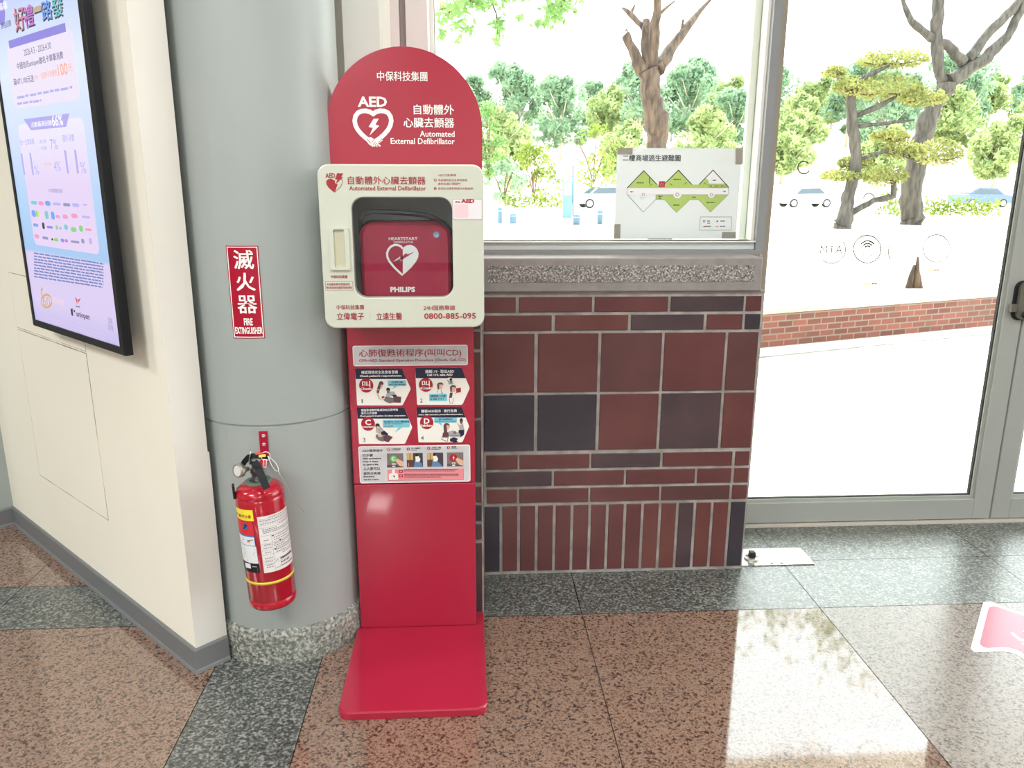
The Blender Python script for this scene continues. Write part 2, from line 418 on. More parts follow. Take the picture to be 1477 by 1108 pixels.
# white end strip and its little step at the height of the column's seam
wl.prism([(-.002, 0), (.0, -.0), (.0, -.086), (-.002, -.086)], lambda u, s, h: P45(u, s, h), 0, CEIL, WHITE_P)
wl.prism([(-.002, -.0862), (.03, -.0862), (.03, -.09), (-.002, -.09)], lambda u, s, h: P45(u, s, h), 0, .606, WHITE_P)
struct(wl, 'wall_left', label='cream painted partition wall with a white end', cat='wall')
b = MB()
prof = [(0, 0), (.014, 0), (.012, .006), (.009, .01), (.009, .066), (.006, .07), (0, .07)]
def sweep(mb, pts, prof, mt):
    n = len(pts)
    rings = []
    for k in range(n):
        p = Vector((*pts[k], 0)); nn = Vector((0, 0, 0))
        for a, c_ in ((k-1, k), (k, k+1)):
            if 0 <= a and c_ < n:
                d = Vector((pts[c_][0]-pts[a][0], pts[c_][1]-pts[a][1], 0)).normalized(); nn += Vector((d.y, -d.x, 0))
        nn.normalize(); sc = 1.0
        if 0 < k < n-1:
            d = Vector((pts[k+1][0]-pts[k][0], pts[k+1][1]-pts[k][1], 0)).normalized(); sc = 1/max(nn.dot(Vector((d.y, -d.x, 0))), .3)
        rings.append([p+nn*o*sc+Vector((0, 0, z)) for o, z in prof])
    for A, B in zip(rings[:-1], rings[1:]):
        for j in range(len(prof)-1): mb.face([A[j], B[j], B[j+1], A[j+1]], mt)
    mb.face(rings[0], mt); mb.face(rings[-1][::-1], mt)
q = [P45(UL+.02, 0, 0), P45(0, 0, 0), P45(-.003, -.088, 0)]
sweep(b, [(p.x, p.y) for p in q], prof, BASEB)
o = b.build('baseboard_left'); o['kind'] = 'structure'
pl = MB()
pl.prism([(UL, .55), (UL+.3, .55), (UL+.3, -.1), (UL, -.1)], lambda u, s, h: P45(u, s, h), 0, CEIL, GREYP)
struct(pl, 'wall_pilaster')
b = MB(); q = [P45(UL+.3, .55, 0), P45(UL-.001, .55, 0), P45(UL-.001, .0, 0)]
sweep(b, [(p.x, p.y) for p in q], prof, BASEB)
o = b.build('baseboard_pilaster'); o['kind'] = 'structure'
# flush hatch in the partition, outlined by thin dark gaps
WALLP = Plane(P0, -DU, (0, 0, 1))           # u grows to the right, v up
hb = MB()
def hatch(u0, z0, u1, z1, g=.003):
    for a, c_ in (((u0, z0), (u1, z0+g)), ((u0, z1-g), (u1, z1)), ((u0, z0), (u0+g, z1)), ((u1-g, z0), (u1, z1))):
        hb.prism([(a[0], a[1]), (c_[0], a[1]), (c_[0], c_[1]), (a[0], c_[1])], WALLP.pt, -.001, .0004, HATCHL)
    hb.prism([(u0+g, z0+g), (u1-g, z0+g), (u1-g, z1-g), (u0+g, z1-g)], WALLP.pt, -.001, .0008, CREAM)
HATCHL = mottled('hatch_gap', (120, 110, 96), (205, 198, 180), 9, .8, lo=.42, hi=.6)
hatch(-1.061, .292, -.4925, .811)
struct(hb, "wall_left_panel")
hb = MB(); hatch(-1.063, .815, -.4925, .998, .002); struct(hb, "wall_left_panel")

# ------------------------------------------------------------------ round column
CC, CR = Vector((-.53, 2.183, 0)), .205
SEAM = Cyl(CC, CR).inv(370, 615)[1]
col = MB()
col.lathe([(CR+.012, 0), (CR+.013, .07), (CR+.008, .098), (CR-.002, .104)], STONE, CC, seg=72)
col.lathe([(CR, .103), (CR, SEAM-.003)], GREYP, CC, seg=72); col.lathe([(CR, SEAM-.003), (CR-.003, SEAM-.002), (CR-.003, SEAM+.002), (CR+.0015, SEAM+.003)], GREYP, CC, seg=72, smooth=False); col.lathe([(CR+.0015, SEAM+.003), (CR+.0015, CEIL)], GREYP, CC, seg=72)
struct(col, 'wall_column', label='round pale grey painted column on a stone foot', cat='column')

# ------------------------------------------------------------------ tiled low wall under the window
YB = 2.455
R3 = (680, 350, 440/1477); R4 = (680, 600, 440/1477)
def zy(tf, y, Y, x=890): return on_y(x, tf[1]+y*tf[2], Y).z
def zx(tf, x, y, Y): return on_y(tf[0]+x*tf[2], tf[1]+y*tf[2], Y).x
r_, w_, d_, k_, x_ = T_RED, T_RED2, T_DRK, T_BLK, T_MIX
rows = [
 (R3, 262, 334, [(62, 215), (230, 583), (596, 950), (964, 1316), (1328, 1402)], [r_, r_, r_, d_, r_]),
 (R3, 350, 423, [(60, 388), (405, 757), (772, 1123), (1138, 1310), (1323, 1396)], [r_, w_, d_, r_, k_]),
 (R3, 438, 720, [(60, 304), (321, 611), (626, 916), (929, 1220), (1234, 1378)], [r_, r_, x_, r_, x_]),
 (R3, 733, 1000, [(60, 303), (320, 603), (618, 900), (914, 1200), (1214, 1362)], [k_, k_, r_, d_, r_]),
 (R4, 181, 248, [(72, 223), (233, 570), (580, 912), (925, 1260), (1275, 1343)], [r_, r_, d_, r_, r_]),
 (R4, 262, 331, [(72, 388), (400, 737), (748, 1080), (1092, 1255), (1270, 1339)], [d_, r_, r_, r_, r_]),
 (R4, 345, 411, [(75, 220), (232, 565), (575, 908), (918, 1247), (1260, 1332)], [w_, r_, r_, x_, r_]),
]
wb = MB()
ZS = zy(R3, 247, YB)
wb.box((.041, YB, 0), (.934, 2.72, ZS), GROUT)
wb.box((-.36, 2.188, 0), (.041, 2.72, ZS), GROUT)
pier = []
for n, (tf, y0, y1, xs, ms) in enumerate(rows):
    z1, z0 = zy(tf, y0, YB), zy(tf, y1, YB)
    if n == 3: z0 = zy(R4, 161, YB)
    pier.append((z0, z1))
    for (a, b_), mt in zip(xs, ms):
        ym = (y0+y1)/2
        xa, xb = zx(tf, a, ym, YB), zx(tf, b_, ym, YB)
        wb.box((max(xa, .046), YB-.004, z0), (min(xb, .930), YB+.003, z1), mt, .0012, 1)
z1, z0 = zy(R4, 427, YB), .012
X0, X1 = zx(R4, 143, 427, YB), zx(R4, 1250, 427, YB); stp = (X1-X0)/13
sold = [k_, w_, r_, r_, r_, r_, r_, r_, r_, w_, w_, d_, w_, w_, k_]
for n, mt in enumerate(sold):
    a, b_ = X0+stp*(n-1)+.005, X0+stp*n-.005
    wb.box((max(a, .050), YB-.004, z0), (min(b_, .930), YB+.003, z1), mt, .0012, 1)
pier.append((z0, z1))
for n, (z0, z1) in enumerate(pier):
    for k in range(3):
        if n == 7:
            for j in range(6): wb.box((.036-.0585*(j+1)+.009, 2.184, z0), (.036-.0585*j, 2.19, z1), [d_, r_, r_, w_, d_, r_][j], .0012, 1)
            break
        wb.box((.036-.115*(k+1)+.009, 2.184, z0), (.036-.115*k, 2.19, z1), [d_, r_, k_][(n+k) % 3] if n != 2 else x_, .0012, 1)
for n, (z0, z1) in enumerate(pier):
    ya, yb_ = 2.196, 2.45
    nn = 4 if n == 7 else (1 if n in (2, 3) else 2)
    for j in range(nn): wb.box((.038, ya+(yb_-ya)*j/nn+.004, z0), (.0435, ya+(yb_-ya)*(j+1)/nn-.004, z1), [r_, d_, w_, r_][(n+j) % 4], .0012, 1)
wb.box((.0365, 2.1835, 0), (.0415, 2.20, ZS), GROUT)
struct(wb, 'wall_back', label='low wall of dark red and brown tiles under the window', cat='wall')
# stone sill with a roughened stripe
sl_ = MB(); SB, ST = on_y(900, 420, YB).z, on_y(900, 371.5, YB).z
sx1 = on_y(1097.5, 395, YB).x
sl_.box((.03, YB-.012, SB), (sx1, 2.75, ST), STONE_S, .004)
sl_.box((-.36, 2.17, SB), (.045, 2.75, ST), STONE_S, .004)
sl_.box((zx(R3, 80, 150, YB-.012), YB-.0135, zy(R3, 191, YB-.012)), (zx(R3, 1367, 150, YB-.012), YB-.011, zy(R3, 111, YB-.012)), STONE_R)
sl_.box((.041, YB-.003, ZS), (.936, YB+.02, SB), mottled('sill_mortar', (128, 120, 116), (150, 142, 138), 14, .8))
struct(sl_, 'trim_sill', label='grey stone window sill with a roughened stripe', cat='sill')

# ------------------------------------------------------------------ window
YW = 2.60
wn = MB(); zt = 2.75
def vx(x, y, Y): return on_y(x, y, Y).x
# right side, left to right: sash, dark recess, pale bead, gap, frame post
def post(x0, x1, y, Y, dpt, mt, z0=ST, z1=zt, mb=wn): mb.box((vx(x0, y, Y), Y, z0), (vx(x1, y, Y), Y+dpt, z1), mt)
post(1078.5, 1083.5, 343, YW+.045, .03, ALU_D); post(1083.0, 1089.0, 343, YW+.015, .05, ALU_W)
post(1088.5, 1091.5, 343, YW+.03, .03, GAP); post(1089.5, 1101.5, 360, YW-.01, .05, ALU_D); post(1065, 1077.5, 343, YW+.075, .02, ALU_W)
zr0, zr1 = ST, on_y(900, 347.5, YW).z
xr = vx(1088, 350, YW)
wn.box((-.12, YW, zr0+.012), (xr, YW+.06, zr1), ALU); wn.box((-.12, YW-.03, ST), (xr+.02, YW+.02, ST+.010), ALU_D)
wn.box((-.12, YW-.012, zr1-.004), (xr, YW+.05, zr1), ALU_W)
# left side profiles between the column and the glass, colours lightened for light there
post(494, 547, 30, 2.36, .30, mottled('panel_lit_grey', (222, 223, 217), (227, 228, 222), 2, .45)); post(545.5, 549, 30, 2.40, .2, M('seal_green', (120, 132, 118), .6))
post(548, 562, 30, 2.42, .2, ALU_W); post(561, 575.5, 30, 2.45, .2, M('frame_stand_reflection', (222, 211, 209), .45))  # mauve tint paints the red stand's reflection into the frame
post(575, 586, 30, 2.50, .2, M('frame_recess', (184, 172, 172), .6)); post(585, 616.5, 30, 2.46, .25, M('frame_stand_reflection'))
post(616, 625.5, 30, YW, .06, ALU_W); post(625, 627, 30, YW+.02, .04, ALU_D)
wn.box((-.2, YW-.05, zt-.1), (1.0, YW+.1, CEIL), ALU)
win = wn.build('window_1'); win['kind'] = 'structure'
g = MB(); YG = YW+.045
g.box((vx(625, 30, YG), YG, zr1-.003), (vx(1079, 343, YG), YG+.006, zt-.1), GLASS); g.build('pane', win)
c = MB(); c.box((-1.35, 2.72, 0), (-.33, 2.86, CEIL), HALLW); struct(c, 'wall_leak_stop')  # unseen wall added to close light leaks behind the partition

# ------------------------------------------------------------------ glazed doors
YD = 2.79
def door(name, xs, xe, xg0, xg1, zb, ztop=2.6):
    d = MB(); T = .045; ALU = mottled('door_aluminium', (158, 161, 157), (164, 167, 163), 1.5, .42, spec=.5)
    for a, b_ in ((xs, xg0), (xg1, xe)): d.box((a, YD, .012), (b_, YD+T, ztop), ALU, .002, 1)
    d.box((xg0, YD, .012), (xg1, YD+T, zb-.012), ALU, .002, 1); d.box((xg0, YD, ztop-.1), (xg1, YD+T, ztop), ALU, .002, 1)
    # glazing beads
    for a, b_ in (((xg0, zb-.014), (xg1, zb)), ((xg1-.012, zb), (xg1, ztop-.1)), ((xg0, zb), (xg0+.012, ztop-.1))):
        d.box((a[0], YD+.010, a[1]), (b_[0], YD+.034, b_[1]), M('glazing_bead', (164, 169, 163), .4))
    d.box((xg1-.016, YD+.016, zb), (xg1-.0115, YD+.03, ztop-.1), GAP); d.box((xg0, YD+.016, zb-.001), (xg1, YD+.03, zb+.003), GAP)
    o = d.build(name); o['kind'] = 'structure'
    g = MB(); g.box((xg0+.001, YD+.02, zb), (xg1-.001, YD+.026, ztop-.1), GLASS); g.build('pane', o)
    return o
dz = on_y(1250, 716, YD+.02).z
xe = (on_y(1426, 749, YD).x+on_y(1460, 560, YD).x)/2
xg1 = (on_y(1412, 680, YD).x)
xs = vx(1098, 420, YD)
d1 = door('door_1', xs-.07, xe-.003, xs-.02, xg1, dz)
xg = on_y(1462, 700, YD).x
d2 = door('door_2', xe+.003, xe+.92, xg, xe+.92-(xg-xe), dz)
for k in range(2, 5): door('door_%d' % (k+1), xe+.003+.93*(k-1), xe+.92+.93*(k-1), xg+.93*(k-1), xe+.92+.93*(k-1)-(xg-xe), dz)
j = MB(); xa, xb = vx(1097, 345, YD-.03), vx(1109.5, 345, YD-.03)
j.box((.985, YD-.03, 0), (xb, YD+.08, 2.75), JAMB); j.box((xb-.03, YD-.034, 0), (xb-.022, YD-.02, 2.75), M('jamb_edge', (176, 168, 152), .5))
struct(j, 'trim_jamb')
j = MB(); j.box((.9, YD-.05, 2.62), (7, YD+.1, CEIL), ALU); struct(j, 'trim_header')
j = MB(); j.box((.9, YD-.015, -.02), (7, YD+.12, .008), M('threshold_stone', (196, 190, 180), .6)); struct(j, 'trim_threshold')
# stickers on the glass of the first door, printed to be read from outside
PG = Plane((0, YD+.0195, 0), (1, 0, 0), (0, 0, 1)); INK = M('sticker_ink', (66, 66, 66), .7)
ZG = zoom(1150, 310, 1400, 1477)
def arc(cx, cy, rx, ry, a0, a1, n=28): return [(cx+rx*math.cos(math.radians(a0+(a1-a0)*k/n)), cy-ry*math.sin(math.radians(a0+(a1-a0)*k/n))) for k in range(n+1)]
d = Dec(PG, ZG); d.stroke(arc(292, 296, 118, 116, -130, 35), 9, INK); d.text('ATM', 195, 262, 385, 328, INK, flip=True, bold=0); d.build('atm_sticker', d1)['label'] = 'faint grey circle with mirrored ATM letters on the glass'
d = Dec(PG, ZG); d.stroke(arc(595, 292, 117, 117, 0, 360, 48), 10, INK)
for rx, ry in ((70, 70), (48, 48), (28, 27)): d.stroke(arc(598, 292, rx, ry, 35, 145, 14), 13, INK)
d.text('WIFI', 534, 312, 645, 358, INK, flip=True, bold=0); d.build('wifi_sticker', d1)['label'] = 'grey circle with wireless arcs and mirrored letters on the glass'
d = Dec(PG, ZG); d.stroke(arc(895, 312, 120, 118, 148, 215, 14), 9, INK); d.build('round_sticker', d1)
d = Dec(PG, ZG); d.stroke(arc(1186, 286, 115, 117, -50, 290, 44), 8, INK); d.build('round_sticker', d1)
d = Dec(PG, zoom(1080, 0, 1477, 1100)); d.stroke(arc(220, 670, 24, 25, 40, 330, 20), 5, INK); d.stroke(arc(480, 795, 22, 22, 10, 170, 14), 4, INK); d.build('round_sticker', d1)
# lock on the stile
lk = empty('door_lock', on_y(1473, 440, YD-.02)); lk.parent = d1; lk.location = Vector(lk['_o'])-Vector(d1['_o'])
LZ = zoom(1417, 380, 1477, 665); CH = M('lock_chrome', (118, 116, 106), .3, metal=.4); CHD = M('lock_dark', (40, 42, 48), .35, metal=.3)
PL = Plane((0, YD, 0), (1, 0, 0), (0, 0, 1))
def lp(x, y): return PL.inv(LZ[0]+x*LZ[2], LZ[1]+y*LZ[2])
k = MB(); u0_, v0_ = lp(470, 905); u1_, v1_ = lp(470, 275); ctr = lp(650, 600)[0]; hw = ctr-lp(478, 600)[0]
k.prism(rrect(ctr-hw, v0_, ctr+hw, v1_, hw*.7), PL.pt, -.001, .008, CHD); k.build('backplate', lk)
k = MB(); k.prism(rrect(ctr-hw*.72, v0_+.004, ctr+hw*.72, v1_-.003, hw*.6), PL.pt, .008, .022, CH)
k.prism(rrect(ctr-.008, lp(600, 520)[1], ctr+.008, lp(600, 460)[1], .002), PL.pt, .022, .024, CHD); k.build('case', lk)
k = MB(); c_ = PL.pt(ctr, lp(600, 800)[1], .022); k.lathe([(0, .02), (.010, .019), (.013, .015), (.013, 0)], CHD, c_, axis=(0, -1, 0), seg=24); k.lathe([(0, .0212), (.004, .021), (.004, .018)], M('brass', (190, 150, 80), .3, metal=.9), c_, axis=(0, -1, 0), seg=16); k.build('key_cylinder', lk)
k = MB(); a_, b_ = lp(395, 765), lp(525, 640); k.prism(rrect(a_[0], a_[1], b_[0], b_[1], .001), PL.pt, .006, .020, CH); k.build('latch', lk)

# ------------------------------------------------------------------ metal floor plate of the door pivot
pz = empty('floor_plate', (1.07, 2.53, 0)); tag(pz, 'bright steel plate with a dark pivot bolt set in the floor by the tiled wall', 'floor plate')
k = MB(); k.prism([(.938, 2.468), (1.197, 2.468), (1.197, 2.592), (.938, 2.592)], lambda u, v, h: (u, v, h), -.002, .004, M('plate_steel', (225, 225, 222), .16, metal=.85)); k.build('plate', pz)
k = MB(); k.box((1.0155, 2.468, .004), (1.0165, 2.592, .0043), GAP); k.build('seam', pz)
k = MB(); bq_ = on_z(1084.5, 804.5, .008); k.lathe([(.027, .004), (.027, .008), (.025, .010), (0, .010)], M('washer_steel', (176, 174, 168), .3, metal=.7), (bq_.x, bq_.y, 0), seg=32); wsh = k.build('washer', pz)
k = MB(); k.box((bq_.x-.0105, bq_.y-.008, .010), (bq_.x+.0105, bq_.y+.012, .031), M('bolt_dark', (52, 48, 46), .5, metal=.4), .001, 1); k.build('bolt', pz)
for x_ in (1.05, 1.085):
    k = MB(); k.lathe([(.005, .0045), (0, .005)], M('bolt_dark'), (x_, 2.479, 0), seg=12); k.build('screw', pz)


# ------------------------------------------------------------------ floor sticker
FS = Plane((0, 0, .0002), (1, 0, 0), (0, 1, 0)); SZ = zoom(1380, 850, 1477, 977)
fs = empty('floor_sticker', on_z(1450, 905)); tag(fs, 'pink floor sticker with a white border lying on the granite by the doors', 'sticker')
d = Dec(FS, SZ); WS = M('sticker_white', (238, 236, 236), .25); PK = M('sticker_pink_hazed', (212, 106, 126), .25)  # pink made paler to stand for reflected haze on the sticker
d.mb.face([FS.pt(*d.inv(*p), .0006) for p in [(385, 192), (420, 182), (510, 186), (640, 240), (1000, 380), (1500, 560), (1500, 1500), (1150, 1230), (1060, 1110), (960, 1010), (870, 950), (770, 920), (660, 908), (480, 912), (290, 920), (240, 905), (205, 870), (205, 850)]], WS); d.build('border', fs)
d = Dec(FS, SZ); d.mb.face([FS.pt(*d.inv(*p), .0009) for p in [(455, 300), (475, 265), (520, 252), (600, 262), (700, 295), (1000, 400), (1450, 580), (1450, 1400), (1180, 1150), (1060, 1020), (960, 930), (860, 880), (740, 850), (640, 848), (450, 860), (390, 845), (345, 815), (335, 780)]], PK); d.build('panel', fs)
d = Dec(FS, SZ)
for p in ([(780, 645), (815, 632), (850, 660), (930, 725), (990, 735), (1100, 735), (1100, 770), (975, 765), (915, 755), (840, 700)], [(935, 790), (970, 780), (1100, 850), (1100, 900)], [(950, 615), (985, 600), (1100, 640), (1100, 690)]): d.mb.face([FS.pt(*d.inv(*q), .0011) for q in p], WS)
d.build('pictogram', fs)

# ------------------------------------------------------------------ AED stand
YS = 2.105
SP = Plane((0, YS, 0), (1, 0, 0), (0, 0, 1))
CRIM = M('print_crimson', (168, 24, 48), .45); NAVY = M('print_navy', (22, 26, 56), .45); SILV = mottled('print_silver', (196, 196, 200), (208, 208, 212), 20, .35)
INKB = M('print_black', (34, 30, 34), .5); CYAN = M('print_cyan', (126, 196, 214), .5); SKIN = M('print_skin', (222, 180, 156), .5)
GREYD = M('print_grey', (112, 108, 112), .5); GREYL = M('print_pale_grey', (168, 168, 170), .5); MAUV = M('print_maroon', (96, 62, 70), .5); ROSE = M('print_rose', (232, 142, 150), .5)
PAPER = M('print_paper', (238, 236, 230), .45)
st = empty('aed_stand', (-.145, 1.95, 0)); tag(st, 'tall red defibrillator stand with arched top and cream cabinet, standing on the granite floor', 'defibrillator stand')
bp = MB(); bx0, bx1 = on_z(516, 893, .02).x, on_z(703, 889, .02).x
bx0 = min(bx0, -.336)
t = bmesh.new()
bz = .022
outl = rrect(-.331, 1.722, .040, 2.19, .028, 8)
outl = [(u, v) if v < 2.0 else (u if abs(u+.15) < .15 else (-.331 if u < 0 else .040), min(v, 2.185)) for u, v in outl]
seen = []
for p in outl:
    if not seen or (Vector(p)-Vector(seen[-1])).length > 1e-4: seen.append(p)
outl = seen
def inset(poly, d):
    c_ = Vector((-.1455, 1.95)); return [(u-(d if u > c_.x else -d)*min(1, abs(u-c_.x)/.15), v-(d if v > c_.y else -d)*min(1, abs(v-c_.y)/.2)) for u, v in poly]
fz = lambda u, v, h: (u, v, h)
n = len(outl); i0 = inset(outl, .004); i1 = inset(outl, .0012)
lay = [(outl, 0.001), (outl, bz-.004), (i1, bz-.0012), (i0, bz)]
for (A, ha), (B, hb_) in zip(lay[:-1], lay[1:]):
    for k in range(n): bp.face([(*A[k], ha), (*A[(k+1) % n], ha), (*B[(k+1) % n], hb_), (*B[k], hb_)], RED_S)
bp.face([(*p, bz) for p in i0], RED_S); bp.face([(*p, .001) for p in outl][::-1], RED_S)
bp.build('base_plate', st)
xl, xr_ = -.3205, .0178; ZSEAM = on_y(600, 697.5, YS).z
def panel(mb, x0, x1, z0, z1, y0, y1, b=.003): mb.box((x0, y0, z0), (x1, y1, z1), RED_S, b, 2)
k = MB(); panel(k, xl, xr_, bz, ZSEAM-.0008, YS, YS+.05); k.build('lower_post', st)
k = MB(); panel(k, xl, xr_, ZSEAM+.0008, 1.30, YS, YS+.05); up = k.build('upper_post', st)
# arched head plate
R_ = .1935; axc = (on_y(471, 160, YS).x+on_y(694, 160, YS).x)/2; ztop = on_y(585, 67, YS).z; zc = ztop-R_
ol = [(axc+R_*math.cos(a), zc+R_*math.sin(a)) for a in [PI*k/64 for k in range(65)]] + [(axc-R_, 1.0), (axc+R_, 1.0)]
k = MB(); k.prism(ol, lambda u, v, h: (u, YS-h, v), -.03, 0, RED_S, M('stand_red_edge', (206, 60, 84), .3, coat=.3))
head = k.build('head_panel', st)
# printing on the head
ZH = zoom(440, 50, 740, 1477)
d = Dec(SP, ZH)
d.text('中保科技集團', 512, 262, 868, 330, WHT, bold=.012)
d.build('lettering', head); d = Dec(SP, ZH)
d.text('自動體外', 772, 497, 1057, 568, WHT, bold=.02); d.text('心臟去顫器', 700, 590, 1058, 660, WHT, bold=.02)
d.text('Automated', 815, 684, 1062, 726, WHT, bold=.012); d.text('External Defibrillator', 608, 735, 1063, 778, WHT, bold=.012)
d.build('lettering', head); d = Dec(SP, ZH); d.text('AED', 374, 440, 582, 513, WHT, bold=.03)
d.build('lettering', head)
def heart(cx, cy, w, h, n=40):
    out = []
    for k in range(n):
        a = 2*PI*k/n; x = 16*math.sin(a)**3; y = 13*math.cos(a)-5*math.cos(2*a)-2*math.cos(3*a)-math.cos(4*a)
        out.append((cx+x/32*w, cy-(y+2.5)/29*h))
    return out
def heart2(cx, yt, w, h, n=14):
    """heart outline in pixels made of two lobes and straight sides; yt = top of the lobes"""
    r = w*.262; out = []
    for s in (1, -1):
        pts = []
        for k in range(n+1):
            a = math.radians(150-(150+38)*k/n); pts.append((cx+s*(w/2-r+r*math.cos(a)), yt+r-r*math.sin(a)))
        out.append(pts)
    right, left = out
    notch = (cx, yt+r*.72)
    return [notch]+right+[(cx, yt+h)]+left[::-1]
e = Dec(SP, ZH)
hp = [(484, 563), (505, 548), (533, 541), (564, 543), (590, 556), (607, 581), (613, 612), (606, 645), (590, 676), (565, 706), (535, 733), (512, 750)]
hl = [(965-x, y) for x, y in hp][::-1]
e.stroke(hl[:-1]+hp[0:], 31, WHT)
e.poly([(487, 597), (524, 597), (500, 638), (527, 648), (458, 716), (482, 662), (452, 655)], WHT)
# two clasped hands
e.poly([(432, 752), (446, 732), (468, 728), (490, 742), (540, 790), (532, 797), (518, 786), (512, 800), (498, 786), (482, 797), (455, 780)], WHT, .0008)
e.poly([(552, 752), (538, 732), (515, 728), (492, 742), (470, 770), (480, 790), (496, 796), (520, 775)], WHT, .0009)
for a, b_ in (((438, 738), (470, 774)), ((548, 738), (520, 772)), ((494, 742), (474, 766)), ((484, 782), (500, 762)), ((494, 790), (512, 768)), ((506, 794), (522, 776))): e.stroke([a, b_], 4, RED_S, .0012)
e.build('emblem', head)
# ---- instruction printing on the upper post
ZA = zoom(500, 485, 690, 1477); ZB = zoom(505, 580, 690, 1477)
tt = Dec(SP, ZA); tt.rr(70, 102, 1358, 330, 22, WHT, .0004); tt.rr(78, 110, 1350, 321, 18, SILV, .0008)
tt.text('心肺復甦術程序(叫叫CD)', 140, 142, 1285, 240, CRIM, .0014, .012); tt.text('CPR+AED Standard Operation Procedure (Check, Call, CD)', 140, 252, 1335, 292, CRIM, .0014, .014)
tt.build('title_panel', up)
def card(tf, x0, y0, x1, yb, xt, yp, hb, num, numxy, lines, cx, cy, cr, big, small, art, name='step_card', hx=None):
    c_ = Dec(SP, tf); sl = (x1-xt)
    ym = (y0+yb)/2 + 20
    c_.poly([(x0+8, y0), (xt-10, y0), (xt, y0+6), (x1, ym-8), (x1, ym+8), (xt+10, yb-8), (xt-8, yb), (x0+30, yb), (x0+22, yb-10), (x0, y0+8)], PAPER, .0006)
    fr = (hb-y0)/(ym-y0)
    c_.poly([(x0+8, y0), (xt-10, y0), (xt, y0+6), (xt+(x1-xt)*fr, hb), (x0+8, hb), (x0, y0+8)], NAVY, .0009)
    for s, a, b_, c2, d2, bo in lines: c_.text(s, a, b_, c2, d2, WHT, .0013, bo)
    c_.disc(cx, cy, cr, CRIM, .0012); 
    bw = cr*(.55 if len(big) == 1 and ord(big) > 999 else .42)
    c_.text(big, cx-bw, cy-cr*.62, cx+bw, cy+cr*.18, WHT, .0016, .03); c_.text(small, cx-cr*.82, cy+cr*.28, cx+cr*.82, cy+cr*.62, WHT, .0016, .03)
    c_.text(num, *numxy, INKB, .0012, 0)
    art(c_); c_.build(name, up)
def bubble(c_, x0, y0, x1, y1, tail): c_.rr(x0, y0, x1, y1, 12, CYAN, .0009); c_.poly(tail, CYAN, .00095)
def art1(c_):
    bubble(c_, 462, 494, 668, 560, [(530, 558), (575, 558), (515, 592)])
    c_.text('你還好嗎!', 500, 504, 634, 526, INKB, .0012, .02); c_.text('Are you alright?', 474, 532, 664, 552, INKB, .0012, .03)
    c_.disc(388, 530, 26, MAUV, .001); c_.poly([(362, 530), (395, 545), (372, 600), (340, 590)], MAUV, .0011); c_.poly([(385, 540), (408, 545), (395, 580), (372, 600)], SKIN, .0012)
    c_.poly([(340, 590), (372, 600), (362, 650), (375, 700), (410, 720), (360, 705), (335, 630)], SKIN, .0011); c_.poly([(340, 600), (368, 606), (362, 640), (336, 632)], MAUV, .0013)
    c_.poly([(440, 655), (480, 620), (530, 618), (560, 660), (520, 665), (450, 690)], GREYL, .0011); c_.disc(466, 598, 22, INKB, .0013); c_.poly([(450, 605), (482, 602), (482, 635), (455, 640)], GREYD, .0014)
    c_.poly([(395, 690), (440, 675), (520, 690), (540, 740), (480, 752), (430, 730)], GREYD, .0014); c_.disc(410, 690, 20, SKIN, .0015); c_.poly([(392, 680), (420, 668), (425, 682), (400, 695)], INKB, .0016)
    c_.poly([(520, 668), (612, 680), (606, 745), (530, 742)], MAUV, .0015); c_.poly([(500, 655), (560, 658), (562, 676), (520, 672)], NAVY, .0016)
def art2(c_):
    bubble(c_, 925, 645, 1126, 728, [(1050, 648), (1090, 648), (1072, 625)])
    c_.text('請問是119嗎!', 940, 658, 1114, 684, INKB, .0012, .02); c_.text('Is this 119 ?', 940, 692, 1090, 712, INKB, .0012, .03)
    c_.disc(1155, 502, 40, PAPER, .0011); c_.disc(1168, 485, 16, INKB, .0013); c_.poly([(1150, 500), (1190, 500), (1195, 540), (1140, 538)], GREYL, .0013); c_.poly([(1160, 505), (1180, 505), (1172, 535)], INKB, .0014); c_.stroke([(1130, 490), (1145, 515)], 8, INKB, .0013)
    for ox, oy in ((1048, 540), (1192, 570)):
        c_.disc(ox+2, oy, 34, MAUV, .001, ry=22); c_.poly([(ox-32, oy), (ox+30, oy), (ox+24, oy+50), (ox-18, oy+60)], SKIN, .0011); c_.poly([(ox-34, oy-4), (ox-8, oy+4), (ox-14, oy+60), (ox-30, oy+50)], MAUV, .0012)
    c_.poly([(1016, 600), (1070, 595), (1066, 635), (1010, 635)], PAPER, .0013); c_.stroke([(1020, 605), (1016, 632)], 5, MAUV, .0014); c_.stroke([(1060, 600), (1060, 632)], 5, INKB, .0014)
    c_.poly([(1160, 630), (1215, 630), (1200, 690), (1150, 690)], PAPER, .0013); c_.poly([(1158, 632), (1190, 632), (1180, 690), (1148, 690)], MAUV, .0014); c_.poly([(1150, 692), (1198, 692), (1188, 750), (1158, 750)], PAPER, .0012); c_.stroke([(1150, 692), (1158, 750), (1188, 750), (1198, 692)], 4, INKB, .0014)
    c_.poly([(1225, 585), (1280, 575), (1282, 625), (1232, 635)], CRIM, .0014); c_.stroke([(1215, 650), (1240, 610)], 8, SKIN, .0014)
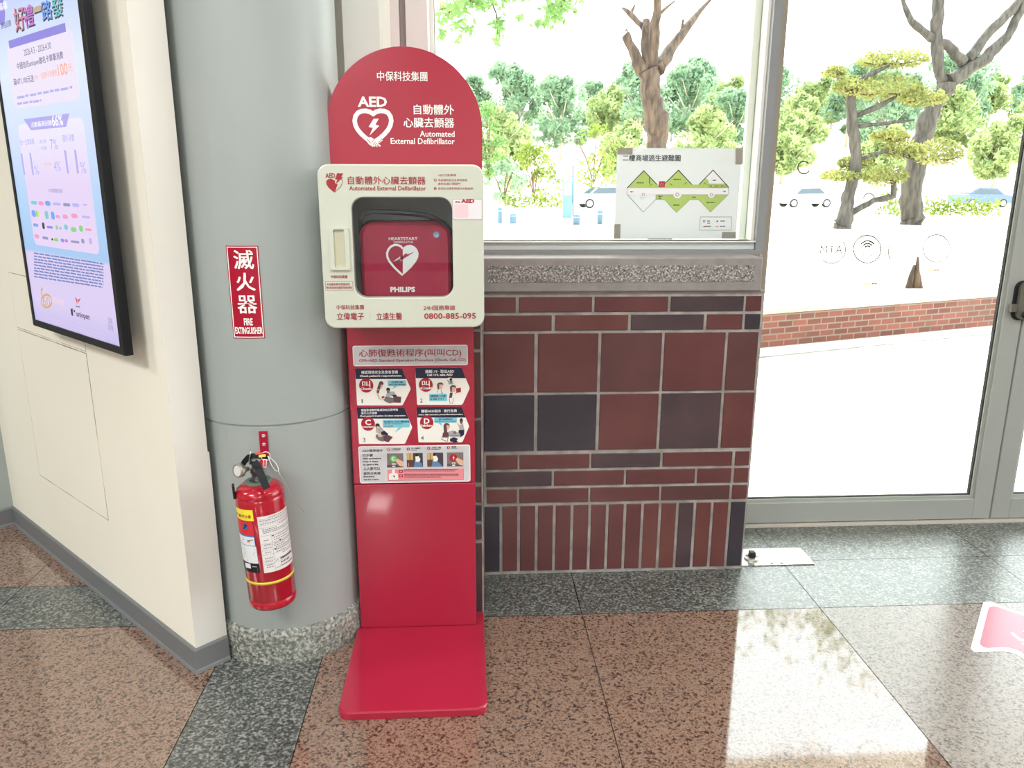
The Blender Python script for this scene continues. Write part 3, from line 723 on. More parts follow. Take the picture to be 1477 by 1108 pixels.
def art3(c_):
    bubble(c_, 376, 202, 686, 292, [(560, 290), (605, 290), (512, 354)])
    c_.text('每分鐘100-120次心臟按壓速', 390, 214, 682, 236, INKB, .0012, .02); c_.text('100-120 compressions', 390, 243, 612, 258, INKB, .0012, .03); c_.text('per minute', 390, 268, 498, 284, INKB, .0012, .03)
    c_.disc(316, 270, 26, INKB, .0012); c_.poly([(296, 290), (345, 275), (395, 330), (340, 365), (300, 350)], GREYL, .0011); c_.poly([(305, 275), (335, 280), (330, 305), (306, 300)], SKIN, .0013); c_.stroke([(310, 320), (330, 372)], 14, SKIN, .0014)
    c_.poly([(355, 345), (395, 328), (440, 365), (430, 380), (360, 378)], NAVY, .0013); c_.poly([(300, 370), (380, 375), (410, 430), (380, 455), (330, 440), (295, 405)], GREYD, .0014); c_.poly([(318, 372), (370, 376), (372, 398), (330, 400)], SKIN, .0015)
    c_.poly([(380, 390), (420, 372), (492, 400), (440, 464), (390, 445)], MAUV, .0015)
def art4(c_):
    bubble(c_, 968, 178, 1230, 238, [(1010, 236), (1050, 236), (1056, 275)])
    c_.text('請勿接觸病患!', 1022, 186, 1182, 206, INKB, .0012, .02); c_.text('Stay distance from the patient.', 980, 212, 1220, 228, INKB, .0012, .03)
    c_.disc(1112, 275, 36, MAUV, .0012); c_.poly([(1075, 275), (1110, 285), (1120, 345), (1080, 350)], MAUV, .0013); c_.poly([(1110, 262), (1145, 270), (1140, 310), (1115, 322)], SKIN, .0014)
    c_.poly([(1070, 350), (1130, 345), (1140, 400), (1060, 405)], MAUV, .0013); c_.poly([(1060, 400), (1128, 405), (1120, 452), (1055, 425)], PAPER, .0014); c_.stroke([(1060, 402), (1128, 410), (1118, 452), (1052, 428)], 6, MAUV, .0015, True)
    c_.poly([(1130, 340), (1180, 325), (1270, 360), (1265, 400), (1160, 405), (1130, 375)], GREYL, .0012); c_.disc(1205, 350, 18, GREYD, .0014); c_.stroke([(1135, 380), (1260, 385)], 8, GREYD, .0014)
    c_.poly([(1150, 420), (1195, 405), (1245, 420), (1225, 440), (1245, 458), (1200, 466), (1150, 450)], NAVY, .0014)
    c_.disc(1280, 212, 18, INKB, .0013, ry=28); c_.poly([(1262, 215), (1298, 215), (1292, 250), (1270, 250)], MAUV, .0014); c_.poly([(1250, 265), (1300, 250), (1316, 320), (1260, 320)], GREYL, .0013); c_.stroke([(1258, 285), (1238, 240)], 14, SKIN, .0014)
    c_.poly([(1250, 320), (1315, 318), (1312, 375), (1270, 405), (1268, 370), (1248, 350)], NAVY, .0013)
card(ZA, 95, 362, 716, 776, 620, 0, 480, '1', (168, 705, 179, 748), [('確認環境安全及患者意識', 165, 384, 575, 420, .02), ("Check patient's responsiveness.", 148, 432, 622, 460, .03)], 220, 552, 80, '叫', 'Check', art1)
card(ZA, 768, 353, 1378, 770, 1290, 0, 470, '2', (822, 698, 852, 742), [('通報119 · 取出AED', 880, 376, 1204, 412, .02), ('Call 119, take AED', 902, 420, 1188, 448, .03)], 888, 545, 78, '叫', 'Call', art2)
card(ZB, 80, 62, 712, 482, 625, 0, 190, '3', (148, 412, 176, 456), [('確認患者無呼吸或沒有正常呼吸', 128, 76, 552, 104, .02), ('進行心外按摩', 128, 112, 310, 140, .02), ("Check patient's breathing. Do chest compression.", 112, 148, 645, 170, .03)], 207, 250, 80, 'C', 'Compression', art3)
card(ZB, 765, 55, 1368, 464, 1285, 0, 178, '4', (815, 390, 848, 432), [('聽從AED指示 · 進行急救', 820, 84, 1230, 118, .02), ('Follow AED instruction, proceed first aid procedure.', 790, 134, 1300, 154, .03)], 882, 234, 78, 'D', 'Defibrillation', art4)
b = Dec(SP, ZB); b.rr(104, 500, 1384, 926, 26, WHT, .0004); b.rr(112, 508, 1376, 918, 22, SILV, .0007)
for s, x0, y0, x1, y1, bo in (('AED簡單操作', 142, 542, 378, 574, .01), ('四步驟', 146, 596, 262, 628, .01), ('AED procedure:', 146, 640, 362, 662, .03), ('Only 4 steps', 146, 674, 322, 696, .03), ('to save a life.', 148, 708, 330, 728, .03), ('人人都可以', 152, 748, 346, 784, .01), ('當救命英雄', 156, 804, 350, 836, .01), ('Everyone', 156, 848, 278, 870, .03), ('can be a hero.', 158, 880, 338, 900, .03)): b.text(s, x0, y0, x1, y1, INKB, .0012, bo)
PHO = M('print_photo_taupe', (126, 110, 108), .5); PH2 = M('print_photo_dark', (66, 62, 72), .5); GRN = M('print_green', (70, 160, 84), .5); OCH = M('print_ochre', (206, 170, 110), .5); BLU = M('print_steel_blue', (96, 130, 172), .5)
for n_, (x, s) in enumerate(((426, '打開電源'), (654, '貼上電擊片'), (888, '分析心電'), (1116, '電擊'))):
    dy = -n_*4
    b.disc(x+12+(n_ > 0)*4, 548+dy*2, 18, CRIM, .0011); b.text(str(n_+1), x+6+(n_ > 0)*4, 537+dy*2, x+18+(n_ > 0)*4, 558+dy*2, WHT, .0014, .04)
    b.text(s, x+52, 530+dy*2, x+52+(56 if n_ == 3 else 105), 550+dy*2, INKB, .0012, .02); b.dashes(x+48, 556+dy*2, x+150, 566+dy*2, 1, INKB, .0012, seed=n_)
    y0, y1 = 590+dy, 752+dy
    if n_ in (0, 3):
        b.rect(x, y0, x+188, y1, PHO, .0011); b.rect(x, y1-30, x+188, y1, M('print_photo_shade', (92, 82, 84), .5), .0012); b.disc(x+74, y0+62, 44, GRN if n_ == 0 else CRIM, .0013); b.disc(x+74, y0+62, 34, M('print_green_light', (130, 190, 120), .5) if n_ == 0 else CRIM, .0014)
        b.poly([(x+95, y0+82), (x+120, y0+60), (x+188, y0+95), (x+188, y1-8), (x+140, y1-20)], SKIN, .0016)
        if n_ == 0: b.stroke(arc(x+74, y0+62, 15, 17, 50, 320, 14), 8, WHT, .0015)
        else: b.poly([(x+82, y0+32), (x+62, y0+66), (x+74, y0+66), (x+68, y0+94), (x+88, y0+56), (x+76, y0+56)], WHT, .0015)
        b.text('開' if n_ == 0 else '放電', x+56, y1-48, x+98, y1-30, WHT, .0015, .03); b.rect(x+60, y1-20, x+94, y1-8, WHT, .0015)
    else:
        b.rect(x, y0, x+184, y1, PH2, .0011); b.rect(x, y0, x+70, y0+80, OCH, .0012); b.rect(x+30, y0, x+42, y0+80, M('print_tan', (160, 122, 80), .5), .0013); b.rect(x, y0+80, x+80, y1, M('print_umber', (88, 66, 60), .5), .0012)
        q = x+(100 if n_ == 1 else 70)
        b.disc(q+14, y0+22, 17, INKB, .0014); b.poly([(q-4, y0+40), (q+34, y0+34), (q+56, y0+70), (q+44, y0+104), (q, y0+100)], PAPER, .0013); b.poly([(q-10, y0+112), (q+40, y0+98), (q+72, y0+120), (x+184, y1), (q-20, y1)], BLU, .0014); b.stroke([(q, y0+60), (q-2, y0+110)], 10, M('print_shade', (176, 176, 184), .5), .0015)
b.rect(434, 776, 1308, 900, CRIM, .0009); b.rect(437, 770, 1305, 896, ROSE, .0011)
b.stroke([(672, 700), (680, 770)], 6, ROSE, .0017)
b.poly([(486, 776), (514, 776), (516, 800), (512, 812), (550, 826), (556, 892), (448, 896), (446, 830), (488, 812), (484, 800)], PAPER, .0013); b.poly([(498, 842), (512, 848), (520, 866), (508, 864), (494, 852)], INKB, .0015)
for y in (780, 832):
    b.rect(562, y, 608, y+32, CRIM, .0013); b.rect(572, y+8, 598, y+24, ROSE, .0015)
b.dashes(620, 770, 1240, 800, 2, MAUV, .0013, .55, 3); b.dashes(622, 822, 1250, 870, 3, MAUV, .0013, .55, 4)
b.build('four_step_panel', up)

# ---- cabinet on the stand
YC = 1.95
DP = Plane((0, YC, 0), (1, 0, 0), (0, 0, 1))
IV = mottled('cabinet_ivory', (200, 204, 190), (203, 207, 194), 4, .32); IV2 = M('cabinet_ivory_dark', (196, 194, 170), .4); LIN = M('cabinet_lining', (176, 180, 184), .6)
cx0, cx1 = -.3465, .0425; cz0, cz1 = on_y(585, 473, YC).z, on_y(580, 237, YC).z
def box_uv(tf, x0, y0, x1, y1, Pn=DP):
    d_ = Dec(Pn, tf); return d_.uvbox(x0, y0, x1, y1)
ZC = zoom(440, 230, 740, 1330)
wu0, wv0, wu1, wv1 = box_uv(ZC, 306, 243, 944, 885)
k = MB()
oo = rrect(cx0, cz0, cx1, cz1, .026, 8); ii = rrect(wu0, wv0, wu1, wv1, .029, 8)
o1 = rrect(cx0+.0035, cz0+.0035, cx1-.0035, cz1-.0035, .023, 8); i2 = rrect(wu0-.002, wv0-.002, wu1+.002, wv1+.002, .031, 8)
fy = lambda u, v, h: (u, YC-h, v)
seq = [(oo, -.03), (oo, -.0035), (rrect(cx0+.001, cz0+.001, cx1-.001, cz1-.001, .025, 8), -.001), (o1, 0), (i2, 0), (ii, -.002), (ii, -.03), (oo, -.03)]
for (A, ha), (B, hb_) in zip(seq[:-1], seq[1:]):
    for j in range(len(A)): k.face([fy(*A[j], ha), fy(*A[(j+1) % len(A)], ha), fy(*B[(j+1) % len(A)], hb_), fy(*B[j], hb_)], IV)
cab = k.build('cabinet', st); cab['label'] = 'ivory cabinet door with a rounded window'
k = MB(); sh = rrect(cx0+.006, cz0+.006, cx1-.006, cz1-.006, .022, 8); si = rrect(cx0+.010, cz0+.010, cx1-.010, cz1-.010, .02, 8)
k.ring_prism(sh, si, fy, -.150, -.0305, IV); k.prism(sh, fy, -.1525, -.150, LIN); k.prism([(wu0-.01, cz0+.011), (wu1+.01, cz0+.011), (wu1+.01, cz0+.0135), (wu0-.01, cz0+.0135)], fy, -.149, -.031, LIN)
k.build('shell', cab)
k = MB(); k.prism(rrect(wu0-.004, wv0-.004, wu1+.004, wv1+.004, .03, 8), fy, -.012, -.009, glass_mat('cabinet_glass', (244, 247, 248), 1.5)); k.build('window', cab)
d = Dec(DP, ZC)
RP = M('print_cabinet_red', (160, 36, 48), .5)
d.text('自動體外心臟去顫器', 274, 108, 770, 160, RP, bold=.012); d.text('Automated External Defibrillator', 282, 170, 774, 198, RP, bold=.012)
d.build('lettering', cab); d = Dec(DP, ZC); d.text('AED', 130, 88, 192, 118, RP, bold=.025)
d.build('lettering', cab); d = Dec(DP, ZC); d.text('中保科技集團', 202, 930, 376, 960, RP, bold=.012); d.text('立偉電子', 204, 980, 376, 1026, RP, bold=.02); d.rect(415, 982, 417, 1026, GREYL); d.text('立遠生醫', 456, 980, 620, 1026, RP, bold=.02)
d.build('lettering', cab); d = Dec(DP, ZC); d.text('24H服務專線', 758, 932, 960, 964, RP, bold=.01); d.text('0800-885-095', 762, 982, 1092, 1020, RP, bold=.016); d.build('lettering', cab); d = Dec(DP, ZC)
d.text('中保科技集團', 166, 740, 270, 760, RP, bold=.02)
d.build('lettering', cab); d = Dec(DP, ZC); d.text('AED注意事項', 850, 92, 966, 108, RP, bold=0); d.text('本設備為緊急急救時使用', 850, 124, 1036, 140, RP, bold=0); d.text('請勿任意打開箱門', 850, 148, 992, 164, RP, bold=0); d.text('使用方式請參照操作步驟說明', 850, 178, 1074, 194, RP, bold=0)
for y, s in ((132, '1'), (186, '2')): d.disc(832, y, 9, RP, .0007); d.text(s, 829, y-5, 835, y+5, WHT, .0012, .03)
d.build('lettering', cab)
e = Dec(DP, ZC)
e.poly([(188, 212), (150, 180), (136, 158), (136, 138), (148, 126), (168, 122), (186, 134), (192, 134)], RP)
e.stroke([(190, 210), (225, 176), (240, 150), (238, 132), (228, 122)], 3, RP); e.poly([(205, 88), (244, 90), (230, 112), (244, 112), (196, 158), (208, 128), (192, 126)], RP, .0008); e.poly([(188, 150), (208, 160), (190, 210)], RP, .0007)
e.build('emblem', cab)
# recessed pull handle
k = MB(); a_ = box_uv(ZC, 157, 436, 286, 706); q_ = box_uv(ZC, 187, 448, 256, 690)
k.ring_prism(rrect(*a_, .004, 4), rrect(*q_, .002, 4), fy, -.001, .006, IV); k.prism(rrect(*q_, .002, 4), fy, -.001, .0008, IV2); k.build('handle', cab)
d = Dec(DP, ZC)
u_ = d.uvbox(130, 780, 307, 838); d.uvpoly(rrect(*u_, .001, 2), RP, .0004); d.uvpoly(rrect(u_[0]+.0008, u_[1]+.0008, u_[2]-.0008, u_[3]-.0008, .0006, 2), IV, .0007)
d.text('本設備為緊急救護使用', 138, 790, 285, 806, RP, .0011, .01); d.text('警告非緊急時打開箱門將發出警報', 138, 812, 300, 828, RP, .0011, .01); d.build('notice_sticker', cab)
d = Dec(DP, zoom(620, 240, 700, 1043)); d.rr(428, 615, 985, 1004, 34, M('sticker_rim', (170, 164, 170), .4), .0005); d.rr(436, 623, 978, 996, 30, M('sticker_pale', (228, 224, 228), .4), .0008)
d.text('AED', 585, 612, 838, 688, CRIM, .0013, .05); d.text('搜尋', 475, 650, 570, 690, CRIM, .0012, .01); d.rr(462, 710, 720, 968, 10, M('sticker_blush', (232, 202, 208), .4), .0011); d.build('guide_sticker', cab)

# ------------------------------------------------------------------ defibrillator case inside the cabinet
YK = 1.990
KP = Plane((0, YK, 0), (1, 0, 0), (0, 0, 1)); ZK = zoom(500, 270, 665, 1075)
KR = mottled('case_red', (168, 20, 60), (176, 26, 66), 30, .5); BLK = M('strap_black', (18, 20, 26), .45)
ku0, kv0, ku1, kv1 = box_uv(ZK, 128, 325, 985, 1060, KP)
kv0 = cz0+.014
kc = empty('defibrillator_case', ((ku0+ku1)/2, YK+.05, kv0)); tag(kc, 'red soft defibrillator case with a white heart mark behind the cabinet window', 'defibrillator case')
k = MB(); fk = lambda u, v, h: (u, YK-h, v)
oo = [(.0, .0, -.085), (.0, .0, -.012), (.003, .003, -.005), (.009, .009, 0)]
prev = None
for a, b_, h in oo:
    pl_ = rrect(ku0+a, kv0+a, ku1-a, kv1-a, .034-a*.5, 8)
    if prev:
        for j in range(len(pl_)): k.face([fk(*prev[0][j], prev[1]), fk(*prev[0][(j+1) % len(pl_)], prev[1]), fk(*pl_[(j+1) % len(pl_)], h), fk(*pl_[j], h)], KR, True)
    else: k.face([fk(*p, h) for p in pl_][::-1], KR)
    prev = (pl_, h)
k.face([fk(*p, prev[1]) for p in prev[0]], KR); body = k.build('body', kc)
k = MB(); zp = rrect(ku0-.001, kv0+.001, ku1+.001, kv1+.001, .034, 8); k.tube([fk(*p, -.03) for p in zp]+[fk(*zp[0], -.03)], .0022, BLK, 6, cap=False); k.build('zip', kc)
def kp(x, y, h): return KP.pt(*KP.inv(ZK[0]+x*ZK[2], ZK[1]+y*ZK[2]), h)
k = MB(); path = [(128, 470, -.02), (122, 380, -.015), (128, 300, .006), (165, 245, .014), (250, 228, .017), (420, 232, .017), (600, 245, .017), (740, 262, .017), (830, 290, .012), (920, 340, .004), (972, 400, -.006), (985, 500, -.02)]
k.tube([kp(*p) for p in path], [.0045, .005, .0055, .006, .006, .006, .006, .0062, .006, .0055, .005, .0045], BLK, 8); k.build('carry_strap', kc)
d = Dec(KP, ZK)
d.text('HEARTSTART', 396, 470, 666, 498, WHT, bold=.015); d.text('DEFIBRILLATOR', 443, 508, 626, 526, WHT, bold=.01); d.build('lettering', body); d = Dec(KP, ZK); d.text('PHILIPS', 410, 936, 644, 986, WHT, bold=.045); d.build('lettering', body)
e = Dec(KP, ZK)
hr = heart2(528, 540, 296, 288); 
full = [(528, 578), (545, 558), (570, 545), (605, 542), (640, 558), (664, 586), (676, 622), (672, 660), (652, 700), (610, 752), (560, 800), (528, 828)]
e.poly(full, WHT, .0006); lft = [(1056-x, y) for x, y in full]; e.stroke([lft[0]]+lft[1:], 20, WHT, .0006)
e.poly([(440, 702), (504, 672), (512, 690), (556, 660), (640, 606), (570, 632), (560, 618), (540, 634), (520, 656)], KR, .0009); e.poly([(436, 700), (500, 652), (508, 668), (529, 650), (529, 676), (510, 698), (504, 678)], WHT, .0009); e.build('emblem', body)
k = MB(); c_ = kp(843, 447, 0); k.lathe([(.0075, .0), (.0075, .0018), (.0062, .0022), (.0060, .0012), (0, .0012)], M('indicator_rim', (150, 176, 200), .3), c_, axis=(0, -1, 0), seg=28); k.build('status_window', kc)

# ------------------------------------------------------------------ extinguisher sign on the column
CS = Cyl(CC, CR+.0015); ZX = zoom(270, 330, 470, 764)
sg = Dec(CS, ZX)
uv = (sg.inv(235, 345)[0], sg.inv(320, 604)[1], sg.inv(410, 345)[0], sg.inv(305, 94)[1])
so_ = empty('extinguisher_sign', CS.pt((uv[0]+uv[2])/2, uv[1], 0)); tag(so_, 'narrow upright red fire extinguisher sign with white lettering stuck on the grey column', 'sign')
SR = M('sign_red', (166, 8, 46), .3)
def inuv(uv, d): return (uv[0]+d, uv[1]+d, uv[2]-d, uv[3]-d)
sg.grid(uv, SR, .0012, 10); sg.build('sign_plate', so_)
sg = Dec(CS, ZX)
a_, b_ = inuv(uv, .0022), inuv(uv, .0042)
for q in ((a_[0], a_[1], a_[2], b_[1]), (a_[0], b_[3], a_[2], a_[3])): sg.grid(q, WHT, .0016, 10)
for q in ((a_[0], b_[1], b_[0], b_[3]), (b_[2], b_[1], a_[2], b_[3])): sg.grid(q, WHT, .0016, 1)
sg.text('滅', 258, 118, 366, 222, WHT, .0018, .02); sg.text('火', 272, 243, 374, 342, WHT, .0018, .02); sg.text('器', 280, 368, 384, 466, WHT, .0018, .02)
sg.text('FIRE', 314, 493, 362, 532, WHT, .0018, .03); sg.text('EXTINGUISHER', 267, 542, 416, 580, WHT, .0018, .03); sg.build('lettering', so_)

# ------------------------------------------------------------------ fire extinguisher
EXR = .0595
d0 = ray(386, 800); d0 = Vector((d0.x, d0.y, 0)).normalized(); rr_ = CR+EXR+.008
bq = d0.dot(CC); tt_ = bq-math.sqrt(bq*bq-CC.dot(CC)+rr_*rr_)
EC = d0*tt_
EAX = (Vector((0, 0, 1)) - Vector((RI.x, RI.y, 0))*.045).normalized()
zmid = CAM.z + ray(386, 800).z/math.hypot(ray(386, 800).x, ray(386, 800).y)*(tt_)
EO = EC + EAX*0 + Vector((RI.x, RI.y, 0))*.045*zmid      # axis passes the pixel at mid height
ES = Cyl(EO, EXR, EAX); Z5 = zoom(300, 600, 470, 628)
v0 = ES.inv(389, 882.5)[1]; v1 = ES.inv(377, 722)[1]
ex = empty('fire_extinguisher', EO+EAX*v0); tag(ex, 'red fire extinguisher with white paper label hanging on the grey column', 'fire extinguisher')
ER = mottled('extinguisher_red', (170, 22, 42), (176, 26, 46), 8, .18, coat=.3)
L0 = v0
k = MB()
pr = [(0, v0+.012), (EXR-.014, v0+.008), (EXR-.009, v0), (EXR-.003, v0+.001), (EXR-.0005, v0+.006), (EXR, v0+.014), (EXR, v0+.020)]
pr += [(EXR-.0012, v0+.0215), (EXR-.0012, v0+.024), (EXR, v0+.0255), (EXR, v1-.012), (EXR, v1-.006), (EXR-.0012, v1-.0045), (EXR-.0012, v1-.002), (EXR, v1)]
hd = .030
for q in range(1, 9):
    a = PI/2*q/8; pr.append((.022+(EXR-.022)*math.cos(a), v1+hd*math.sin(a)))
pr += [(.019, v1+hd+.002), (0, v1+hd+.003)]
k.lathe(pr, ER, EO, EAX, 56); body = k.build('body', ex)
HV = v1+hd
def ept(px, py, dr=0.0):
    """point seen at a pixel in the upright plane through the bottle's axis, dr towards the camera"""
    nrm = Vector((CAM.x-EO.x, CAM.y-EO.y, 0)).normalized(); d_ = ray(px, py); o_ = EO+nrm*dr
    return CAM + d_*((o_-CAM).dot(nrm)/d_.dot(nrm))
k = MB(); k.lathe([(.031, v1+hd*.86), (.033, v1+hd*.9), (.033, HV+.003), (.020, HV+.004)], M('collar_ring', (92, 112, 100), .5), EO, EAX, 36); k.build('collar', ex)
VM = M('valve_metal', (92, 92, 92), .35, metal=.7)
k = MB(); k.lathe([(.017, HV), (.017, HV+.010), (.0135, HV+.012), (.0135, HV+.022), (.016, HV+.024), (.016, HV+.034), (.011, HV+.037), (.011, HV+.046), (0, HV+.047)], VM, EO, EAX, 24); k.build('valve', ex)
hv = lambda x, y, dr: ept(320+x*.09025, 620+y*.09025, dr)
k = MB(); gp = hv(310, 645, .018); gx = (Vector((-.55, -.8, .15))).normalized()
k.lathe([(.0, .012), (.0135, .012), (.0155, .0135), (.017, .012), (.017, 0), (.009, -.004), (.005, -.022), (0, -.022)], M('gauge_steel', (176, 174, 168), .3, metal=.8), gp, gx, 32); ga = k.build('pressure_gauge', ex)
k = MB(); k.lathe([(0, .0123), (.0133, .0122)], M('gauge_face', (206, 204, 198), .3), gp, gx, 28); k.build('dial', ga)
LVB = M('lever_black', (20, 22, 26), .6, spec=.3)
def bar(mb, pts, w, t, mt):
    """flat bar following points; w across the view, t through it"""
    pts = [Vector(p) for p in pts]; prev = None; n = len(pts)
    for j, p in enumerate(pts):
        d_ = (pts[min(j+1, n-1)]-pts[max(j-1, 0)]).normalized(); vw = (CAM-p).normalized(); s_ = d_.cross(vw).normalized(); nn = s_.cross(d_).normalized()
        ww = w[j] if hasattr(w, '__len__') else w
        ring = [p+s_*ww/2+nn*t/2, p-s_*ww/2+nn*t/2, p-s_*ww/2-nn*t/2, p+s_*ww/2-nn*t/2]
        if prev:
            for a in range(4): mb.face([prev[a], prev[(a+1) % 4], ring[(a+1) % 4], ring[a]], mt)
        else: mb.face(ring, mt)
        prev = ring
    mb.face(prev[::-1], mt)
k = MB(); bar(k, [hv(335, 560, 0), hv(370, 500, .004), hv(430, 440, .01), hv(500, 420, .016), hv(590, 425, .022), hv(690, 440, .026), hv(745, 452, .026)], [.012, .013, .014, .013, .012, .011, .010], .006, LVB)
lev = k.build('squeeze_lever', ex)
k = MB(); LR = M('lever_label_red', (204, 70, 66), .5); LY = M('lever_label_yellow', (226, 206, 84), .5)
bar(k, [hv(535, 385, .032), hv(600, 372, .033), hv(650, 385, .034)], .0055, .001, LR); bar(k, [hv(590, 425, .034), hv(650, 415, .035), hv(700, 412, .035)], .006, .001, LY); k.build('lever_label', lev)
k = MB(); bar(k, [hv(470, 520, .018), hv(530, 530, .034), hv(590, 640, .052), hv(650, 780, .066), hv(720, 940, .078)], [.012, .0175, .0185, .0185, .0175], .009, LVB); k.build('carry_handle', ex)
k = MB(); k.tube([hv(455, 320, .008), hv(458, 350, .012), hv(450, 420, .016), hv(430, 520, .016)], .0011, M('pin_steel', (196, 196, 190), .3, metal=.8), 8); k.tube([hv(480, 500, .03), hv(575, 490, .034)], .0012, M('pin_steel'), 8); k.build('safety_pin', ex)
k = MB(); ring = [hv(700+72*math.cos(a), 425+72*math.sin(a), .03) for a in [2*PI*j/24 for j in range(25)]]; TIE = M('tie_white', (226, 224, 218), .5)
k.tube(ring, .0012, TIE, 6, cap=False); k.tube([hv(735, 425, .032), hv(790, 560, .032), hv(850, 650, .03), hv(905, 670, .028), hv(900, 610, .026), hv(860, 530, .026), hv(790, 465, .028), hv(735, 420, .03)], .0011, TIE, 6)
k.tube([hv(900, 665, .028), hv(960, 770, .022), hv(1030, 890, .016), hv(1110, 1030, .01), hv(1200, 1170, .002), hv(1310, 1320, -.01)], [.0012, .0012, .0011, .001, .0009, .0007], M('tie_grey', (170, 168, 162), .5), 6); k.build('cable_tie', ex)
k = MB(); bar(k, [hv(692, 470, .036), hv(686, 530, .038), hv(680, 605, .04)], .0088, .0008, WHT); bar(k, [hv(691, 484, .0372), hv(686, 530, .0392), hv(682, 590, .0412)], .0062, .0004, LR); k.build('inspection_tag', ex)
k = MB(); cpos = ES.inv(335, 710); k.obox(ept(337.2, 709, .004), Vector((RI.x, RI.y, 0)).normalized(), d0, EAX, (.006, .018, .036), BLK, .001, 1); k.build('nozzle_clip', ex)
# labels wrapped round the bottle
def wrap(tf, x0, y0, x1, y1, mt, h, n=14, d_=None):
    """rectangle on the bottle from its left/right edges at mid height and its top/bottom on the right edge"""
    d_ = d_ or Dec(ES, tf); d_.tf = tf
    ym = (y0+y1)/2; u_0 = d_.inv(x0, ym)[0]; u_1 = d_.inv(x1, ym)[0]
    d_.grid((u_0, y1, u_1, y0), mt, h, n); return d_
Z6 = zoom(330, 710, 440, 938)
def ev(x, y): return ES.inv(Z6[0]+x*Z6[2], Z6[1]+y*Z6[2])
d = Dec(ES, Z6)
LU0, LU1 = ev(390, 650)[0], ev(762, 540)[0]; LV1, LV0 = ev(352, 308)[1], ev(430, 998)[1]
d.grid((LU0, LV0, LU1, LV1), M('label_blush_edge', (232, 196, 202), .4), .0004, 16); d.grid((LU0+.0012, LV0+.0012, LU1-.0012, LV1-.0012), M('label_paper', (226, 222, 222), .45), .0007, 16)
def luv(a, b_): return LU0+(LU1-LU0)*a, LV1+(LV0-LV1)*b_
def ltext(s, a0, b0, a1, b1, mt=INKB, bold=.01, h=.0013):
    # one glyph at a time so that the print follows the curve
    n_ = len(s)
    for j, ch in enumerate(s):
        if ch == ' ': continue
        p, q = luv(a0+(a1-a0)*(j+.08)/n_, b1), luv(a0+(a1-a0)*(j+.92)/n_, b0); d.put((p[0], p[1], q[0], q[1]), h, mt, glyphs(ch, bold))
def lline(a0, b0, a1, b1, w_=.0004, mt=GREYL):
    p, q = luv(a0, b0), luv(a1, b1)
    if abs(b0-b1) < 1e-6: d.grid((p[0], p[1]-w_, q[0], p[1]+w_), mt, .0011, 10)
    else: d.grid((p[0]-w_, q[1], p[0]+w_, p[1]), mt, .0011, 1)
Rl = random.Random(4)
def lrow(a0, a1, b, hh=.012, mt=GREYD):
    a = a0
    while a < a1:
        wd = Rl.uniform(.02, .05); p, q = luv(a, b+hh/2), luv(min(a+wd, a1), b-hh/2); d.grid((p[0], p[1], q[0], q[1]), mt, .0012, 1); a += wd+.014
for b_ in (.05, .10, .16, .20, .34, .48, .52, .60, .68, .78, .84): lline(.02, b_, .97, b_)
lline(.27, .34, .27, .97)
for a0, a1, b_ in ((.25, .9, .03), (.05, .92, .075), (.05, .92, .13), (.5, .95, .18), (.08, .42, .23), (.08, .95, .26), (.1, .9, .29), (.36, .95, .36), (.32, .9, .40), (.32, .7, .44), (.08, .2, .42), (.32, .95, .50), (.08, .24, .50), (.3, .6, .545), (.06, .24, .56), (.34, .9, .58), (.34, .8, .62), (.34, .6, .66), (.08, .22, .64), (.5, .92, .71), (.06, .24, .74), (.06, .24, .80), (.08, .24, .86), (.08, .24, .90), (.3, .36, .81), (.30, .4, .94)): lrow(a0, a1, b_)
for a, b_ in ((.28, .355), (.45, .47), (.30, .60)): p, q = luv(a, b_+.02), luv(a+.045, b_); d.grid((p[0], p[1], q[0], q[1]), INKB, .0013, 1)
lrow(.42, .85, .80, .035, INKB); lrow(.42, .7, .87, .03, GREYD); lrow(.42, .85, .93, .018, INKB)
d.build('paper_label', body)
d = Dec(ES, Z6)
SU1 = ev(300, 290)[0]; SU0 = ev(60, 270)[0]-.01
YEL = M('label_yellow', (236, 218, 60), .4); LBL = M('label_blue', (36, 112, 178), .4); LRD = M('label_red', (206, 44, 58), .4); LWT = M('label_white', (222, 224, 228), .4); LBK = M('label_black', (26, 24, 30), .4)
def sv(y): return ev(300, y)[1]
SU2, SU3 = ev(322, 600)[0], ev(378, 930)[0]
d.grid((SU0, sv(700)-.004, SU2, sv(358)), LRD, .0004, 10); d.grid((SU0, sv(357), SU1, sv(222)), YEL, .0006, 10)
for j, ch in enumerate('乾粉滅火器'):
    a = ev(95+j*36, 300); b_ = ev(95+(j+1)*36-3, 300); d.put((a[0], ev(190+j*18, 322)[1], b_[0], ev(190+j*18, 284)[1]), .001, M('label_dark_red', (150, 50, 30), .5), glyphs(ch, .02))
c_ = ev(205, 425); d.uvpoly([(c_[0]+.0072*math.cos(2*PI*j/24), c_[1]+.0084*math.sin(2*PI*j/24)) for j in range(24)], LBL, .0012); d.poly([(190, 395), (225, 400), (215, 425), (195, 450), (185, 440), (200, 420)], LBK, .0016)
c_ = ev(100, 400); d.uvpoly([(c_[0]+.006*math.cos(2*PI*j/24), c_[1]+.0084*math.sin(2*PI*j/24)) for j in range(24)], YEL, .0012)
d.grid((SU0, sv(668), SU2, sv(540)), LBL, .0006, 10); d.grid((SU0, sv(660), SU2-.001, sv(555)), LWT, .0009, 10); d.poly([(230, 600), (262, 600), (265, 615), (235, 615)], LRD, .0014); d.stroke([(130, 540), (150, 570), (140, 590)], 6, INKB, .0013); d.stroke([(180, 580), (240, 590), (300, 588)], 4, INKB, .0013)
SU4 = ev(350, 770)[0]; sv2 = lambda y: ev(360, y)[1]
